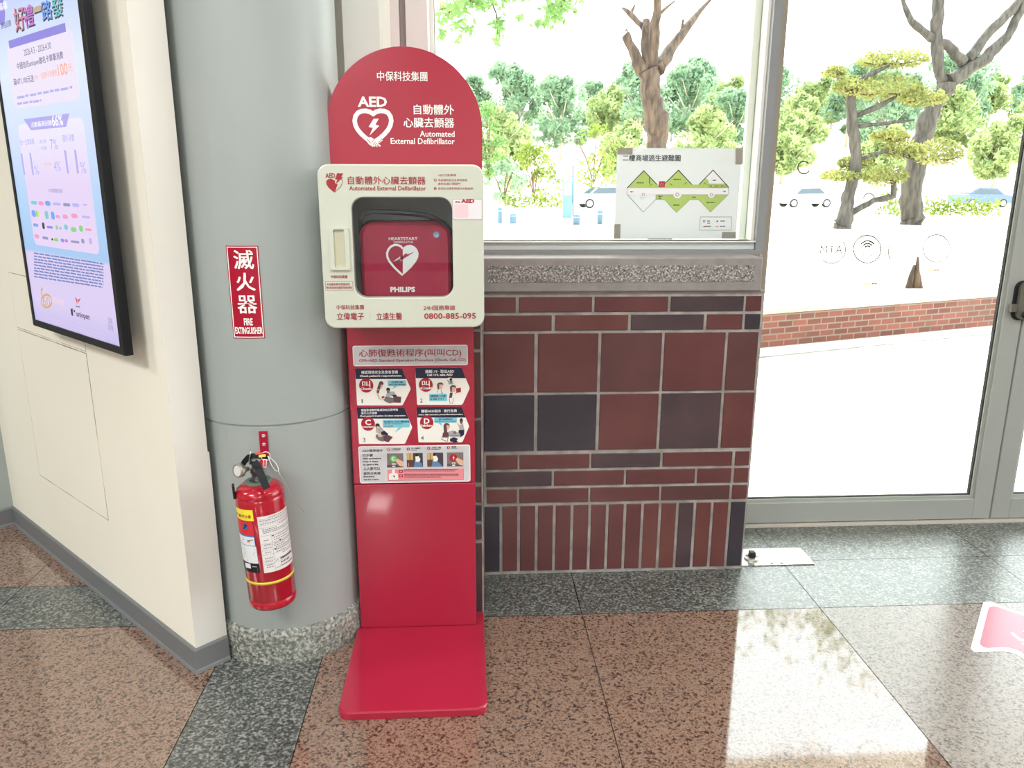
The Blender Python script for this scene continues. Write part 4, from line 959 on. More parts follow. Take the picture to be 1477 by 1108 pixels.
d.grid((SU0, sv2(880), SU4, sv2(668)), LWT, .0006, 10); d.grid((SU0, sv2(995), SU3, sv2(880)), LBK, .0006, 10)
for y, a_, b_ in ((700, 190, 320), (740, 200, 320), (760, 200, 310), (790, 200, 330), (840, 230, 340)): d.stroke([(a_, y-6), (b_, y)], 5, BLU if y in (740, 760) else GREYL, .0011)
d.stroke([(212, 893), (228, 897), (244, 901), (260, 905), (275, 908)], 26, LWT, .0016); d.stroke([(290, 912), (320, 914), (350, 916)], 8, GREYL, .0016)
for y in (940, 955, 970): d.stroke([(220, y-4), (360, y+4)], 5, GREYD, .0011)
d.build('side_label', body)
k = MB(); bv = ES.inv(300+330*.2707, 600+893*.2707)[1]; k.lathe([(EXR, bv-.0036), (EXR+.0008, bv-.0034), (EXR+.0008, bv+.0034), (EXR, bv+.0036)], M('band_yellow', (214, 196, 70), .45), EO, EAX, 56); k.build('yellow_band', ex)
# red bracket screwed to the column
CB = Cyl(CC, CR+.001)
bk = empty('wall_bracket', CB.pt(*CB.inv(381, 655), .002)); tag(bk, 'small red steel bracket screwed to the grey column above the extinguisher', 'bracket')
BR = M('bracket_red', (168, 14, 52), .35)
k = MB(); a_ = CB.inv(374.8, 640)[0], CB.inv(381, 663)[1]; b_ = CB.inv(387, 640)[0], CB.inv(380, 622)[1]
k.prism([(a_[0], a_[1]), (b_[0], a_[1]), (b_[0], b_[1]), (a_[0], b_[1])], CB.pt, 0, .003, BR)
k.prism([(a_[0]+.002, a_[1]), (b_[0]-.002, a_[1]), (b_[0]-.002, a_[1]+.003), (a_[0]+.002, a_[1]+.003)], CB.pt, .003, .05, BR); k.build('plate', bk)
for x, y in ((380.3, 628.3), (381, 640.6)):
    k = MB(); u_, v_ = CB.inv(x, y); p_ = CB.pt(u_, v_, .003); nn = (CB.pt(u_, v_, 1)-CB.pt(u_, v_, 0)).normalized()
    k.lathe([(.0046, 0), (.004, .0016), (.002, .0022), (.0016, .001), (0, .001)], M('screw_steel', (206, 204, 200), .3, metal=.6), p_, nn, 20); k.build('screw', bk)

# ------------------------------------------------------------------ advertising display on the partition
SB_, SF_ = .04, .062
ub = .077; uL = .702
zb_ = .842+.54*SF_-.0015
ds = empty('display_screen', P45((ub+uL)/2, SF_, zb_)); tag(ds, 'tall black-framed advertising display glowing lavender on the cream wall', 'display')
BZ = M('bezel_black', (20, 22, 26), .42, spec=.3)
FP = Plane(P45(0, SF_, 0), -DU, (0, 0, 1)); W0, W1 = -uL, -ub; ZT = zb_+1.12
# picture area
U0, U1, V0_, V1_ = W0+.018, W1-.022, zb_+.020, ZT-.022
k = MB(); fq = lambda u, v, h: FP.pt(u, v, h)
O = [(W0, zb_), (W1, zb_), (W1, ZT), (W0, ZT)]; I = [(U0, V0_), (U1, V0_), (U1, V1_), (U0, V1_)]
Ob = [(W0+.002, zb_+.002), (W1-.002, zb_+.002), (W1-.002, ZT-.002), (W0+.002, ZT-.002)]
for (A, ha), (B, hb_) in (((O, -.022), (O, -.002)), ((O, -.002), (Ob, 0)), ((Ob, 0), (I, 0)), ((I, 0), (I, -.004)), ((O, -.022), (I, -.022))):
    for j in range(4): k.face([fq(*A[j], ha), fq(*A[(j+1) % 4], ha), fq(*B[(j+1) % 4], hb_), fq(*B[j], hb_)], BZ)
k.face([fq(*p, -.022) for p in I], BZ); k.build('frame', ds)
k = MB()
for z in (zb_+.25, ZT-.25):
    k = MB(); k.prism([(W0+.15, z), (W1-.15, z), (W1-.15, z+.05), (W0+.15, z+.05)], fq, -SF_+.0005, -.022, BZ); k.build('wall_mount', ds)
EM = {}
def E_(name, c, s_=1.0):
    if name in EM: return EM[name]
    mt = bpy.data.materials.new(name); mt.use_nodes = True; N, L = mt.node_tree.nodes, mt.node_tree.links
    p = N['Principled BSDF']; p.inputs['Base Color'].default_value = (.01, .01, .01, 1); p.inputs['Roughness'].default_value = .25
    p.inputs['Emission Color'].default_value = rgb(*c); p.inputs['Emission Strength'].default_value = s_; EM[name] = mt
    return mt
def grad(name, stops):
    """the picture on the screen: colour bands blended up the panel"""
    mt = E_(name, (255, 255, 255)); N, L = mt.node_tree.nodes, mt.node_tree.links; p = N['Principled BSDF']
    tc = N.new('ShaderNodeTexCoord'); se = N.new('ShaderNodeSeparateXYZ'); mr = N.new('ShaderNodeMapRange'); L.new(tc.outputs['Object'], se.inputs[0]); L.new(se.outputs['Z'], mr.inputs['Value'])
    mr.inputs['From Min'].default_value = V0_-zb_; mr.inputs['From Max'].default_value = V1_-zb_
    cr = N.new('ShaderNodeValToRGB'); r = cr.color_ramp
    while len(r.elements) < len(stops): r.elements.new(.5)
    for e_, (ps, c_) in zip(r.elements, stops): e_.position = ps; e_.color = rgb(*c_)
    L.new(mr.outputs[0], cr.inputs['Fac']); L.new(cr.outputs['Color'], p.inputs['Emission Color'])
    return mt
d = Dec(FP)
def dv(x, y): return d.inv(x, y)
lo_, mid_ = dv(115, 425)[1], dv(100, 355)[1]
BGM = grad('screen_picture', [(0, (196, 186, 232)), (.06, (214, 200, 238)), (.185, (216, 202, 238)), (.19, (160, 196, 238)), (.32, (176, 208, 244)), (.45, (206, 220, 248)), (.62, (224, 234, 252)), (.78, (196, 210, 248)), (1, (176, 188, 244))])
k = MB(); k.face([fq(*p, -.003) for p in I], BGM); scr = k.build('screen_panel', ds)
d = Dec(FP); H0 = -.0026; H1 = -.0022
WP = E_('screen_card', (236, 226, 246)); WP2 = grad('screen_card_lower', [(0, (226, 206, 240)), (.35, (226, 208, 242)), (.5, (236, 232, 250)), (.62, (240, 242, 254)), (1, (236, 240, 254))]); LV = E_('screen_lavender', (176, 168, 236)); LVD = E_('screen_violet', (142, 132, 222)); TXD = E_('screen_text_slate', (88, 88, 124)); TXG = E_('screen_text_grey', (142, 146, 188)); ORG_ = E_('screen_orange', (240, 176, 156)); WH = E_('screen_white', (250, 250, 255)); TXV = E_('screen_text_pale_violet', (178, 176, 232)); BK = E_('screen_black', (44, 40, 56)); TEAL = E_('screen_teal', (120, 196, 206)); GN = E_('screen_green', (130, 206, 120)); PKS = E_('screen_pink', (232, 150, 190)); RDS = E_('screen_red', (206, 40, 66)); GD = E_('screen_gold', (206, 168, 120)); MAG = E_('screen_magenta', (196, 120, 206)); SKB = E_('screen_sky', (110, 160, 236))
Q6 = zoom(0, 0, 220, 938); Q7 = zoom(0, 250, 220, 871); Q4 = zoom(0, 150, 140, 1108)
cu0 = d.to(Q7).inv(178, 400)[0]; cu1 = d.inv(560, 455)[0]
d.tf = Q6; ua, ub2 = d.inv(62, 480)[0], d.inv(478, 560)[0]; va, vb = d.inv(280, 640)[1], d.inv(250, 225)[1]
d.uvpoly(rrect(ua-.004, va, ub2, vb, .02), WP, H0); d.grid((ua+.02, vb-.005, ub2-.03, d.inv(250, 185)[1]), LVD, -.0024, 1)
d.tf = Q6; vb3 = d.inv(330, 740)[1]; d.tf = Q7; va3 = d.inv(400, 440)[1]
d.uvpoly(rrect(ua-.004, va3, ub2+.002, vb3, .02), WP2, H0)
d.tf = Q6
d.uvpoly([(d.inv(140, 735)[0], d.inv(280, 715)[1]), (d.inv(420, 690)[0], d.inv(280, 715)[1]), (d.inv(400, 770)[0], d.inv(300, 790)[1]), (d.inv(185, 800)[0], d.inv(300, 790)[1])], LV, H1)
for s, a, b_, h, mt, bo in (('2026.4.3 - 2026.4.30', (142, 322), (308, 280), 42, TXD, .0), ('中國信託uniopen聯名卡單筆消費', (100, 412), (382, 340), 52, TXD, .012), ('滿NT1,100元送', (78, 505), (202, 482), 46, TXD, .012), ('OP點', (205, 478), (230, 474), 30, ORG_, .01), ('一起開卡享優惠', (236, 468), (345, 446), 42, ORG_, .012), ('100', (350, 432), (410, 420), 78, ORG_, .02), ('元', (414, 420), (438, 412), 50, ORG_, .012),
   ('活動最高回饋', (186, 770), (312, 752), 34, WH, .012), ('66%', (314, 745), (380, 735), 72, WH, .02)): d.line(s, a, b_, h, mt, H1+.0003, bo)
d.dashes(100, 585, 445, 610, 1, TXV, H1+.0002, .6, 2, -.19); d.dashes(100, 625, 315, 648, 1, TXV, H1+.0002, .6, 3, -.14)
# headline characters over the first card, stacked colour blocks
for ch, x0, x1, y0, y1, mt in (('好', 82, 148, 40, 190, E_('screen_headline_rose', (214, 130, 150))), ('禮', 142, 200, 30, 165, MAG), ('一', 200, 248, 40, 75, E_('screen_headline_gold', (196, 170, 150))), ('路', 250, 312, 0, 125, SKB), ('發', 312, 382, -15, 105, TEAL)):
    d.line(ch, (x0+4, (y0+y1)/2+8), (x1+4, (y0+y1)/2+4), y1-y0, BK, H1+.0002, .05); d.line(ch, (x0, (y0+y1)/2), (x1, (y0+y1)/2-4), y1-y0, mt, H1+.0006, .02)
c_ = d.inv(18, 45); d.uvpoly([(c_[0]-.03+.035*math.cos(2*PI*j/24), c_[1]+.04*math.sin(2*PI*j/24)) for j in range(24)], LVD, H1); d.line('滿額', (-12, 40), (36, 34), 50, WH, H1+.0003, .02); d.line('資格回饋', (0, 160), (62, 140), 42, TXD, H1+.0003, .012)
d.tf = Q4
for s, a, b_, h, mt, bo in (('統一企業集團', (222, 438), (380, 428), 68, TXV, .01), ('7%', (565, 470), (645, 450), 120, TXV, .0), ('國外消費', (705, 395), (838, 382), 84, TXV, .012), ('11', (245, 690), (362, 680), 250, TXV, .0), ('%', (385, 760), (435, 752), 100, TXV, .0), ('4%', (605, 715), (682, 708), 115, TXV, .0), ('11', (740, 665), (875, 655), 270, LV, .0), ('%', (905, 732), (972, 722), 130, TXV, .0), ('國內消費', (445, 430), (518, 424), 44, TXV, .01), ('一般回饋', (450, 508), (526, 502), 44, TXV, .01), ('一般消費', (480, 692), (580, 684), 32, ORG_, .01), ('OP 點數優惠通路', (545, 990), (704, 990), 44, TXG, .01)): d.line(s, a, b_, h, mt, H1+.0003, bo)
# partner marks, small colour blocks in four rows
d.tf = Q7
RS = random.Random(8)
marks = [(190, 168, 34, 20, TEAL), (230, 172, 30, 24, PKS), (268, 172, 30, 28, SKB), (320, 176, 44, 16, TXV), (376, 180, 40, 18, TXG), (428, 182, 40, 20, TXV), (480, 180, 24, 10, TXV),
  (188, 230, 24, 38, SKB), (206, 232, 10, 34, GN), (218, 234, 10, 30, E_('screen_yellow', (228, 220, 120))), (262, 238, 20, 46, TEAL), (297, 242, 20, 44, SKB), (326, 248, 24, 18, PKS), (368, 248, 30, 24, PKS), (420, 244, 36, 26, PKS), (486, 250, 46, 12, TXV),
  (200, 296, 28, 18, SKB), (243, 300, 14, 36, BK), (280, 308, 34, 14, LVD), (320, 310, 12, 26, GN), (340, 314, 16, 14, TEAL), (372, 308, 22, 30, TEAL), (416, 322, 32, 26, GN), (458, 316, 22, 34, GN), (500, 322, 36, 14, PKS),
  (206, 360, 24, 24, PKS), (254, 370, 32, 16, TXG), (294, 378, 10, 12, BK), (316, 380, 24, 20, GN), (352, 384, 20, 20, LVD), (374, 386, 18, 18, MAG), (424, 392, 48, 14, TXG), (468, 388, 18, 26, TXG), (512, 388, 16, 34, TXV)]
for x, y, w__, h__, mt in marks: d.rr(x-w__/2, y-h__/2, x+w__/2, y+h__/2, min(w__, h__)*.3, mt, H1+.0002)
d.dashes(190, 450, 585, 600, 9, E_('screen_small_print', (104, 122, 186)), H1, .5, 5, .155)
d.stroke(arc(262, 730, 30, 36, 0, 360, 20), 5, GD, H1+.0002); d.stroke([(236, 700), (232, 670), (240, 655)], 5, GD, H1+.0002); d.text('60', 240, 706, 282, 758, GD, H1+.0003, .0); d.text('周年慶', 290, 716, 358, 748, E_('screen_peach', (230, 200, 214)), H1+.0003, .0)
d.poly([(424, 706), (438, 722), (436, 748)], RDS, H1+.0003); d.poly([(440, 745), (442, 722), (458, 714)], RDS, H1+.0003); d.dashes(428, 758, 466, 766, 1, TXD, H1+.0003, .7, 3, .1)
d.line('uniopen', (432, 812), (506, 822), 40, BK, H1+.0003, .02); d.poly([(398, 776), (410, 772), (414, 816), (404, 812)], BK, H1+.0003); d.stroke([(416, 784), (424, 790)], 5, BK, H1+.0003)
d.line('活動', (610, 838), (638, 848), 36, TXG, H1+.0003, .0); d.line('詳情', (612, 876), (642, 888), 36, TXG, H1+.0003, .0)
d.dashes(235, 815, 600, 885, 4, E_('screen_fine_print', (206, 190, 232)), H1, .4, 9, .30)
d.build('screen_content', scr)

# ------------------------------------------------------------------ evacuation plan taped to the window
PY = YG-.004
PP = Plane((0, PY, 0), (1, 0, 0), (0, 0, 1)); ZP = zoom(870, 200, 1110, 1477)
ev_ = empty('evacuation_plan', on_y(975, 343, PY)); tag(ev_, 'white printed evacuation plan with green floor map taped inside the window pane', 'poster')
d = Dec(PP, ZP)
pu0, pv0, pu1, pv1 = (d.inv(125, 85)[0]+d.inv(95, 890)[0])/2, d.inv(640, 888)[1], (d.inv(1240, 85)[0]+d.inv(1175, 885)[0])/2, d.inv(640, 85)[1]
d.uvpoly([(pu0, pv0), (pu1, pv0), (pu1, pv1), (pu0, pv1)], leaf_mat('poster_paper', (212, 218, 220), (217, 222, 223), .10), .0002); d.build('sheet', ev_)
d = Dec(PP, ZP); LG = M('plan_green', (178, 204, 110), .5); PK_ = M('plan_ink', (56, 58, 66), .5); PF = M('plan_white', (238, 238, 240), .5); PR = M('plan_red', (176, 40, 52), .5)
d.text('二樓商場逃生避難圖', 172, 144, 686, 200, PK_, .0014, .022)
for p in ([(212, 438), (360, 285), (478, 408), (530, 408), (545, 408), (668, 280), (788, 408), (850, 408), (912, 345), (935, 362), (936, 400), (1100, 402), (1112, 438)], [(468, 498), (1110, 498), (952, 652), (848, 542), (768, 542), (650, 656), (545, 542), (468, 540)]): d.poly(p, LG, .0006)
d.poly([(850, 408), (976, 280), (1112, 430), (1085, 402), (936, 400), (932, 370), (912, 352)], PF, .0008); d.poly([(212, 442), (1112, 442), (1112, 494), (212, 494)], PF, .0006)
for p in ([(212, 438), (360, 285), (478, 408)], [(545, 400), (668, 280), (788, 408)], [(850, 408), (976, 280), (1112, 430)]): d.stroke(p, 7, PK_, .001)
d.stroke([(410, 345), (410, 400)], 6, PK_, .001); d.stroke([(212, 494), (355, 652), (468, 540), (468, 500)], 3, PK_, .0009); d.stroke([(468, 498), (1110, 498), (952, 652), (848, 542), (768, 542), (650, 656), (545, 542), (468, 540)], 2, PK_, .0009); d.stroke([(212, 440), (212, 494)], 3, PK_, .0009); d.stroke([(1112, 430), (1112, 494)], 3, PK_, .0009); d.stroke([(936, 402), (1088, 402), (1088, 432), (936, 432)], 2, PK_, .001, True); d.stroke([(985, 402), (985, 432)], 2, PK_, .001); d.stroke([(1036, 402), (1036, 432)], 2, PK_, .001)
for x, y, r in ((355, 498, 30), (658, 497, 36), (960, 498, 30)): d.disc(x, y, r, PF, .001); d.stroke(arc(x, y, r, r, -160, -10, 14), 3, GREYL, .0013); d.disc(x, y, r*.5, GREYL, .0012); d.disc(x, y, r*.28, PF, .0014)
d.rect(495, 378, 547, 432, PR, .0012); d.stroke(arc(521, 408, 14, 14, 120, 420, 14), 4, ROSE, .0015); d.stroke([(521, 390), (521, 408)], 4, ROSE, .0015)
d.stroke([(238, 472), (270, 472)], 4, PR, .0012); d.poly([(238, 472), (252, 464), (252, 480)], PR, .0013); d.stroke([(1060, 468), (1086, 468)], 4, PR, .0012); d.poly([(1090, 468), (1076, 460), (1076, 476)], PR, .0013)
for a, b_ in (((412, 420), (432, 402)), ((612, 416), (594, 398)), ((720, 406), (738, 388)), ((914, 408), (898, 392))): d.stroke([a, b_], 4, M('plan_brown', (130, 80, 50), .5), .0012); d.poly([b_, (b_[0]+(-9 if b_[0] > a[0] else 9), b_[1]), (b_[0], b_[1]+9)], M('plan_brown'), .0012)
for x0, y, x1 in ((298, 392, 388), (622, 362, 714), (972, 370, 1006), (488, 512, 546), (488, 528, 530), (622, 590, 702), (788, 520, 830), (916, 567, 1002), (946, 420, 976), (996, 420, 1026), (1044, 420, 1076)): d.dashes(x0, y-8, x1, y+8, 1, M('plan_small_ink', (96, 110, 70), .5), .0012, .6, x0)
d.stroke([(862, 695), (1142, 695), (1135, 812), (854, 812)], 3, GREYD, .0009, True); d.stroke(arc(895, 733, 9, 9, 0, 360, 14), 4, PK_, .001); d.disc(1012, 733, 7, PK_, .001); d.poly([(870, 785), (915, 772), (915, 785)], PR, .001); d.stroke([(998, 778), (1022, 778)], 4, PR, .001)
for x0, y, x1 in ((922, 732, 968), (922, 750, 966), (1040, 732, 1098), (920, 778, 964), (1036, 778, 1096)): d.dashes(x0, y-7, x1, y+7, 1, GREYD, .001, .6, x0)
d.build('floor_map', ev_)
TP = leaf_mat('tape_grey', (160, 158, 148), (166, 164, 154), .10)
for x0, y0, x1, y1 in ((124, 82, 262, 140), (1172, 82, 1242, 228), (94, 758, 154, 892), (1052, 828, 1178, 888)):
    d = Dec(PP, ZP); d.poly([(x0+2, y0), (x1, y0), (x1-3, y1), (x0, y1)], TP, .0018); d.build('tape', ev_)

# ------------------------------------------------------------------ outdoors
def gz(y):
    """height of the ground at distance y"""
    for (a, za), (b_, zb2) in zip(GP[:-1], GP[1:]):
        if y <= b_: return za+(zb2-za)*(max(y, a)-a)/(b_-a)
    return GP[-1][1]
def gzx(x, y): return gz(y)+max(0, min(1, (y-72)/20))*max(0, x-38)*.055
GP = [(0, .22), (22, .22), (34, -.2), (52, -.85), (72, -.85), (98, 5.0), (140, 9.5)]
PAV = mottled('paving_pale', (206, 202, 194), (222, 218, 210), 1.2, .8); SOIL = mottled('dry_ground', (206, 196, 176), (232, 224, 206), .35, .95)
k = MB(); k.face([(-60, -40, -.02), (60, -40, -.02), (60, 12, -.02), (-60, 12, -.02)], PAV); o = k.build('ground'); tag(o, kind='structure')
# planter wall runs from pixel to pixel along the paving
q0, q1 = on_z(1098, 502, -.02), on_z(1430, 470, -.02); pd = (q1-q0); pd.z = 0; pd.normalize(); pn = Vector((-pd.y, pd.x, 0))
pa, pb = q0-pd*6.5, q0+pd*14
k = MB()
ys_ = [p for p, _ in GP]
def lineY(x): return pa.y+(x-pa.x)*pd.y/pd.x
cols_ = [-90+6*j for j in range(36)]
def gpt(x, y): return (x, y, gzx(x, y)+.05*math.sin(x*.7+y*.3)*(1 if y > 24 else 0))
Yr = [13, 16, 19, 22, 26, 30, 34, 40, 46, 52, 62, 72, 80, 90, 98, 110, 125, 140]
for xa, xb in zip(cols_[:-1], cols_[1:]):
    for y0, y1 in zip(Yr[:-1], Yr[1:]): k.face([gpt(xa, y0), gpt(xb, y0), gpt(xb, y1), gpt(xa, y1)], SOIL)
# bed between the planter wall and the lawn
k.face([tuple(pa+pn*.1+Vector((0, 0, .24))), tuple(pb+pn*.1+Vector((0, 0, .24))), (40, 13, .22), (-40, 13, .22), tuple(pa+pn*.1+Vector((-25, 0, .24)))], SOIL)
o = k.build('terrain', at=(0, 0, 0)); tag(o, kind='structure')
BRK = bpy.data.materials.new('brick_red'); BRK.use_nodes = True; N, L, p_ = nodes(BRK)
tc = N.new('ShaderNodeTexCoord'); mp = N.new('ShaderNodeMapping'); mp.inputs['Rotation'].default_value = (0, 0, -math.atan2(pd.y, pd.x)); L.new(tc.outputs['Object'], mp.inputs['Vector'])
sx_ = N.new('ShaderNodeSeparateXYZ'); L.new(mp.outputs['Vector'], sx_.inputs[0]); cb = N.new('ShaderNodeCombineXYZ'); L.new(sx_.outputs['X'], cb.inputs['X']); L.new(sx_.outputs['Z'], cb.inputs['Y'])
bt = N.new('ShaderNodeTexBrick'); L.new(cb.outputs[0], bt.inputs['Vector']); bt.inputs['Scale'].default_value = 1; bt.inputs['Brick Width'].default_value = .15; bt.inputs['Row Height'].default_value = .052; bt.inputs['Mortar Size'].default_value = .006
bt.inputs['Color1'].default_value = rgb(136, 80, 68); bt.inputs['Color2'].default_value = rgb(100, 58, 50); bt.inputs['Mortar'].default_value = rgb(130, 116, 106)
no = N.new('ShaderNodeTexNoise'); no.inputs['Scale'].default_value = 3.5; L.new(tc.outputs['Object'], no.inputs['Vector'])
mx = N.new('ShaderNodeMix'); mx.data_type = 'RGBA'; mx.inputs['B'].default_value = rgb(92, 78, 66); L.new(bt.outputs['Color'], mx.inputs['A'])
mr = N.new('ShaderNodeMapRange'); mr.inputs['From Min'].default_value = .5; mr.inputs['From Max'].default_value = .72; mr.inputs['To Max'].default_value = .55; L.new(no.outputs['Fac'], mr.inputs['Value']); L.new(mr.outputs[0], mx.inputs['Factor']); L.new(mx.outputs['Result'], p_.inputs['Base Color']); p_.inputs['Roughness'].default_value = .85
zpw = .285
pw = empty('planter_wall', tuple((pa+pb)/2)); tag(pw, 'low red brick planter wall with a pale coping outside the glass doors', 'planter wall')
k = MB(); k.prism([tuple((pa)[:2]), tuple(pb[:2]), tuple((pb+pn*.22)[:2]), tuple((pa+pn*.22)[:2])], fz, -.02, zpw-.03, BRK); k.build('brickwork', pw)
k = MB(); e_ = pn*-.012; k.prism([tuple((pa+e_)[:2]), tuple((pb+e_)[:2]), tuple((pb+pn*.24)[:2]), tuple((pa+pn*.24)[:2])], fz, zpw-.03, zpw, mottled('coping_pale', (196, 178, 150), (214, 200, 176), 4, .8)); k.build('coping', pw)
k = MB(); e0, e1 = pn*-.30, pn*-.20; k.prism([tuple((pa+e0)[:2]), tuple((pb+e0)[:2]), tuple((pb+e1)[:2]), tuple((pa+e1)[:2])], fz, -.02, -.008, mottled('drain_grey', (130, 130, 128), (160, 160, 156), 6, .8)); o = k.build('drain_channel'); tag(o, 'narrow grey drain channel in the paving before the brick planter wall', 'drain')

BARK = mottled('bark_brown', (46, 36, 30), (88, 72, 60), 6, .9, detail=6, bump=.6, stretch=(3, 3, .6)); BARK2 = mottled('bark_grey', (44, 41, 38), (80, 75, 69), 5, .9, detail=6, bump=.6, stretch=(3, 3, .6)); TWIG = M('twig_brown', (84, 58, 44), .9)
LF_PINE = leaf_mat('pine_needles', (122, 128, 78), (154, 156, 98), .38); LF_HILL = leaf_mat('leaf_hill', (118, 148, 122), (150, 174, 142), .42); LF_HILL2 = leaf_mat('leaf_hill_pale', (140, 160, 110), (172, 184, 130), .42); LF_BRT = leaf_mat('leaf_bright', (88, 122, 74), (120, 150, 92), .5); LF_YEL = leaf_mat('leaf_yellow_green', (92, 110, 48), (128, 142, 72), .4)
def leaf(mb, c_, s_, mt, R, flat=0.0):
    n_ = Vector((R.gauss(0, 1), R.gauss(0, 1), R.gauss(0, 1)+flat)).normalized(); a = n_.orthogonal().normalized(); t_ = R.uniform(0, 2*PI); b_ = n_.cross(a)
    u_ = (a*math.cos(t_)+b_*math.sin(t_))*s_; v_ = n_.cross(u_)*.45
    mb.face([c_-u_, c_+v_-u_*.1, c_+u_, c_-v_-u_*.1], mt)
def pxtube(mb, pts, Y, mt, k=1.0, seg=9, jit=0, R=None, zo=None):
    """branch through pixels (x, y, width in pixels, optional depth offset), at distance Y"""
    P, r = [], []
    for p in pts:
        dy = p[3] if len(p) > 3 else 0
        q = on_y(p[0], p[1], Y+dy); P.append(q); r.append(p[2]/2*(q.y/F)*k)
    # refine with a little wander
    P2, r2 = [], []
    for (a, ra), (b_, rb) in zip(zip(P[:-1], r[:-1]), zip(P[1:], r[1:])):
        for j in range(4):
            t_ = j/4; q = a.lerp(b_, t_); rr2 = ra+(rb-ra)*t_
            if R: q = q+Vector((R.gauss(0, 1), R.gauss(0, 1), R.gauss(0, 1)))*rr2*.10; rr2 *= R.uniform(.92, 1.1)
            P2.append(q); r2.append(rr2)
    P2.append(P[-1]); r2.append(r[-1]); mb.tube(P2, r2, mt, seg)
RT = random.Random(21)
# bare pollarded tree behind the evacuation plan
Z1 = zoom(600, 0, 1120, 1477)
def zp(tf, pts): return [(tf[0]+p[0]*tf[2], tf[1]+p[1]*tf[2], p[2]*tf[2], *(p[3:])) for p in pts]
YT = 14.0
tr = empty('pollarded_tree', on_y(943, 345, YT)); tr.location.z = .2; tr['_o'] = tuple(tr.location); tag(tr, 'bare pollarded tree with a rough brown trunk seen through the window above the plan', 'tree')
k = MB(); pxtube(k, zp(Z1, [(1000, 985, 105), (995, 800, 92), (990, 595, 84), (985, 480, 92), (968, 400, 78), (948, 292, 82)]), YT, BARK, 1, 12, R=RT)
gb = on_y(952, 347, YT); k.tube([(gb.x, gb.y, .05), (gb.x, gb.y, gb.z+.02)], [.30, .24], BARK, 12); k.build('trunk', tr)
for pts in ([(938, 300, 55), (893, 220, 42), (850, 128, 34)], [(948, 290, 46), (942, 180, 38, .1), (944, 80, 28, .2)], [(968, 285, 50), (978, 130, 42, -.1), (990, 0, 30, -.2), (1000, -160, 20, -.3)], [(985, 290, 60), (1060, 180, 40, .3), (1120, 95, 28, .5), (1200, 5, 12, .8), (1260, -80, 8, 1)], [(935, 120, 22, .2), (880, 60, 24, .4), (846, 32, 10, .5)], [(880, 62, 14, .4), (896, 20, 9, .5)], [(992, 60, 14), (1058, 5, 8, .2)], [(1085, 140, 14, .4), (1095, 80, 8, .4)]):
    k = MB(); pxtube(k, zp(Z1, pts), YT, BARK, 1, 8, R=RT); k.build('branch', tr)
# cloud-pruned pine
Z2 = zoom(1080, 0, 1477, 1100); YP = 17.8
pn_ = empty('cloud_pine', on_y(1219, 320, YP)); pn_.location.z = .2; pn_['_o'] = tuple(pn_.location); tag(pn_, 'cloud-pruned pine with flat yellow-green pads behind the brick planter wall', 'tree')
k = MB(); pxtube(k, zp(Z2, [(375, 900, 75), (388, 840, 52), (402, 780, 46), (424, 700, 44), (428, 600, 44), (412, 500, 42), (408, 390, 34), (440, 320, 22), (560, 262, 12)]), YP, BARK2, 1, 10, R=RT)
gb = on_y(1080+375*Z2[2], 900*Z2[2], YP); k.tube([(gb.x, gb.y, -.1), (gb.x, gb.y, gb.z+.05)], [.24, .19], BARK2, 10); k.build('trunk', pn_)
for pts in ([(405, 855, 30), (500, 800, 24), (580, 785, 24), (578, 725, 22)], [(425, 465, 20), (520, 425, 22), (590, 385, 14), (680, 395, 10)], [(430, 505, 18), (550, 492, 14), (660, 480, 8)], [(408, 400, 14), (390, 360, 10), (340, 290, 6)], [(425, 640, 16), (560, 600, 12), (700, 650, 16), (780, 615, 8)]):
    k = MB(); pxtube(k, zp(Z2, pts), YP, BARK2, 1, 8, R=RT); k.build('branch', pn_)
for x, y, rx, ry in ((575, 245, 135, 34), (340, 292, 46, 22), (400, 352, 62, 36), (540, 360, 150, 44), (690, 395, 95, 34), (560, 548, 80, 22), (610, 606, 80, 36), (755, 622, 95, 50), (425, 655, 70, 24), (370, 705, 85, 22), (540, 708, 95, 38)):
    k = MB(); c_ = on_y(1080+x*Z2[2], y*Z2[2], YP+RT.uniform(-.3, .3)); sc = YP/F*Z2[2]; a, b_ = rx*sc, ry*sc
    for _ in range(int(7*rx)):
        t_ = RT.uniform(0, 2*PI); r_2 = math.sqrt(RT.random()); h_ = RT.uniform(-.9, 1.4)*math.sqrt(max(0, 1-r_2*r_2))
        leaf(k, c_+Vector((a*r_2*math.cos(t_), a*.8*r_2*math.sin(t_), b_*h_)), .055, LF_PINE, RT, 1.0)
    for _ in range(9):
        t_ = RT.uniform(0, 2*PI); k.tube([c_+Vector((0, 0, -b_*.3)), c_+Vector((a*.45*math.cos(t_), a*.4*math.sin(t_), -b_*.35)), c_+Vector((a*.85*math.cos(t_), a*.7*math.sin(t_), -b_*.1))], [.018, .013, .005], TWIG, 5)
    k.build('foliage_pad', pn_)
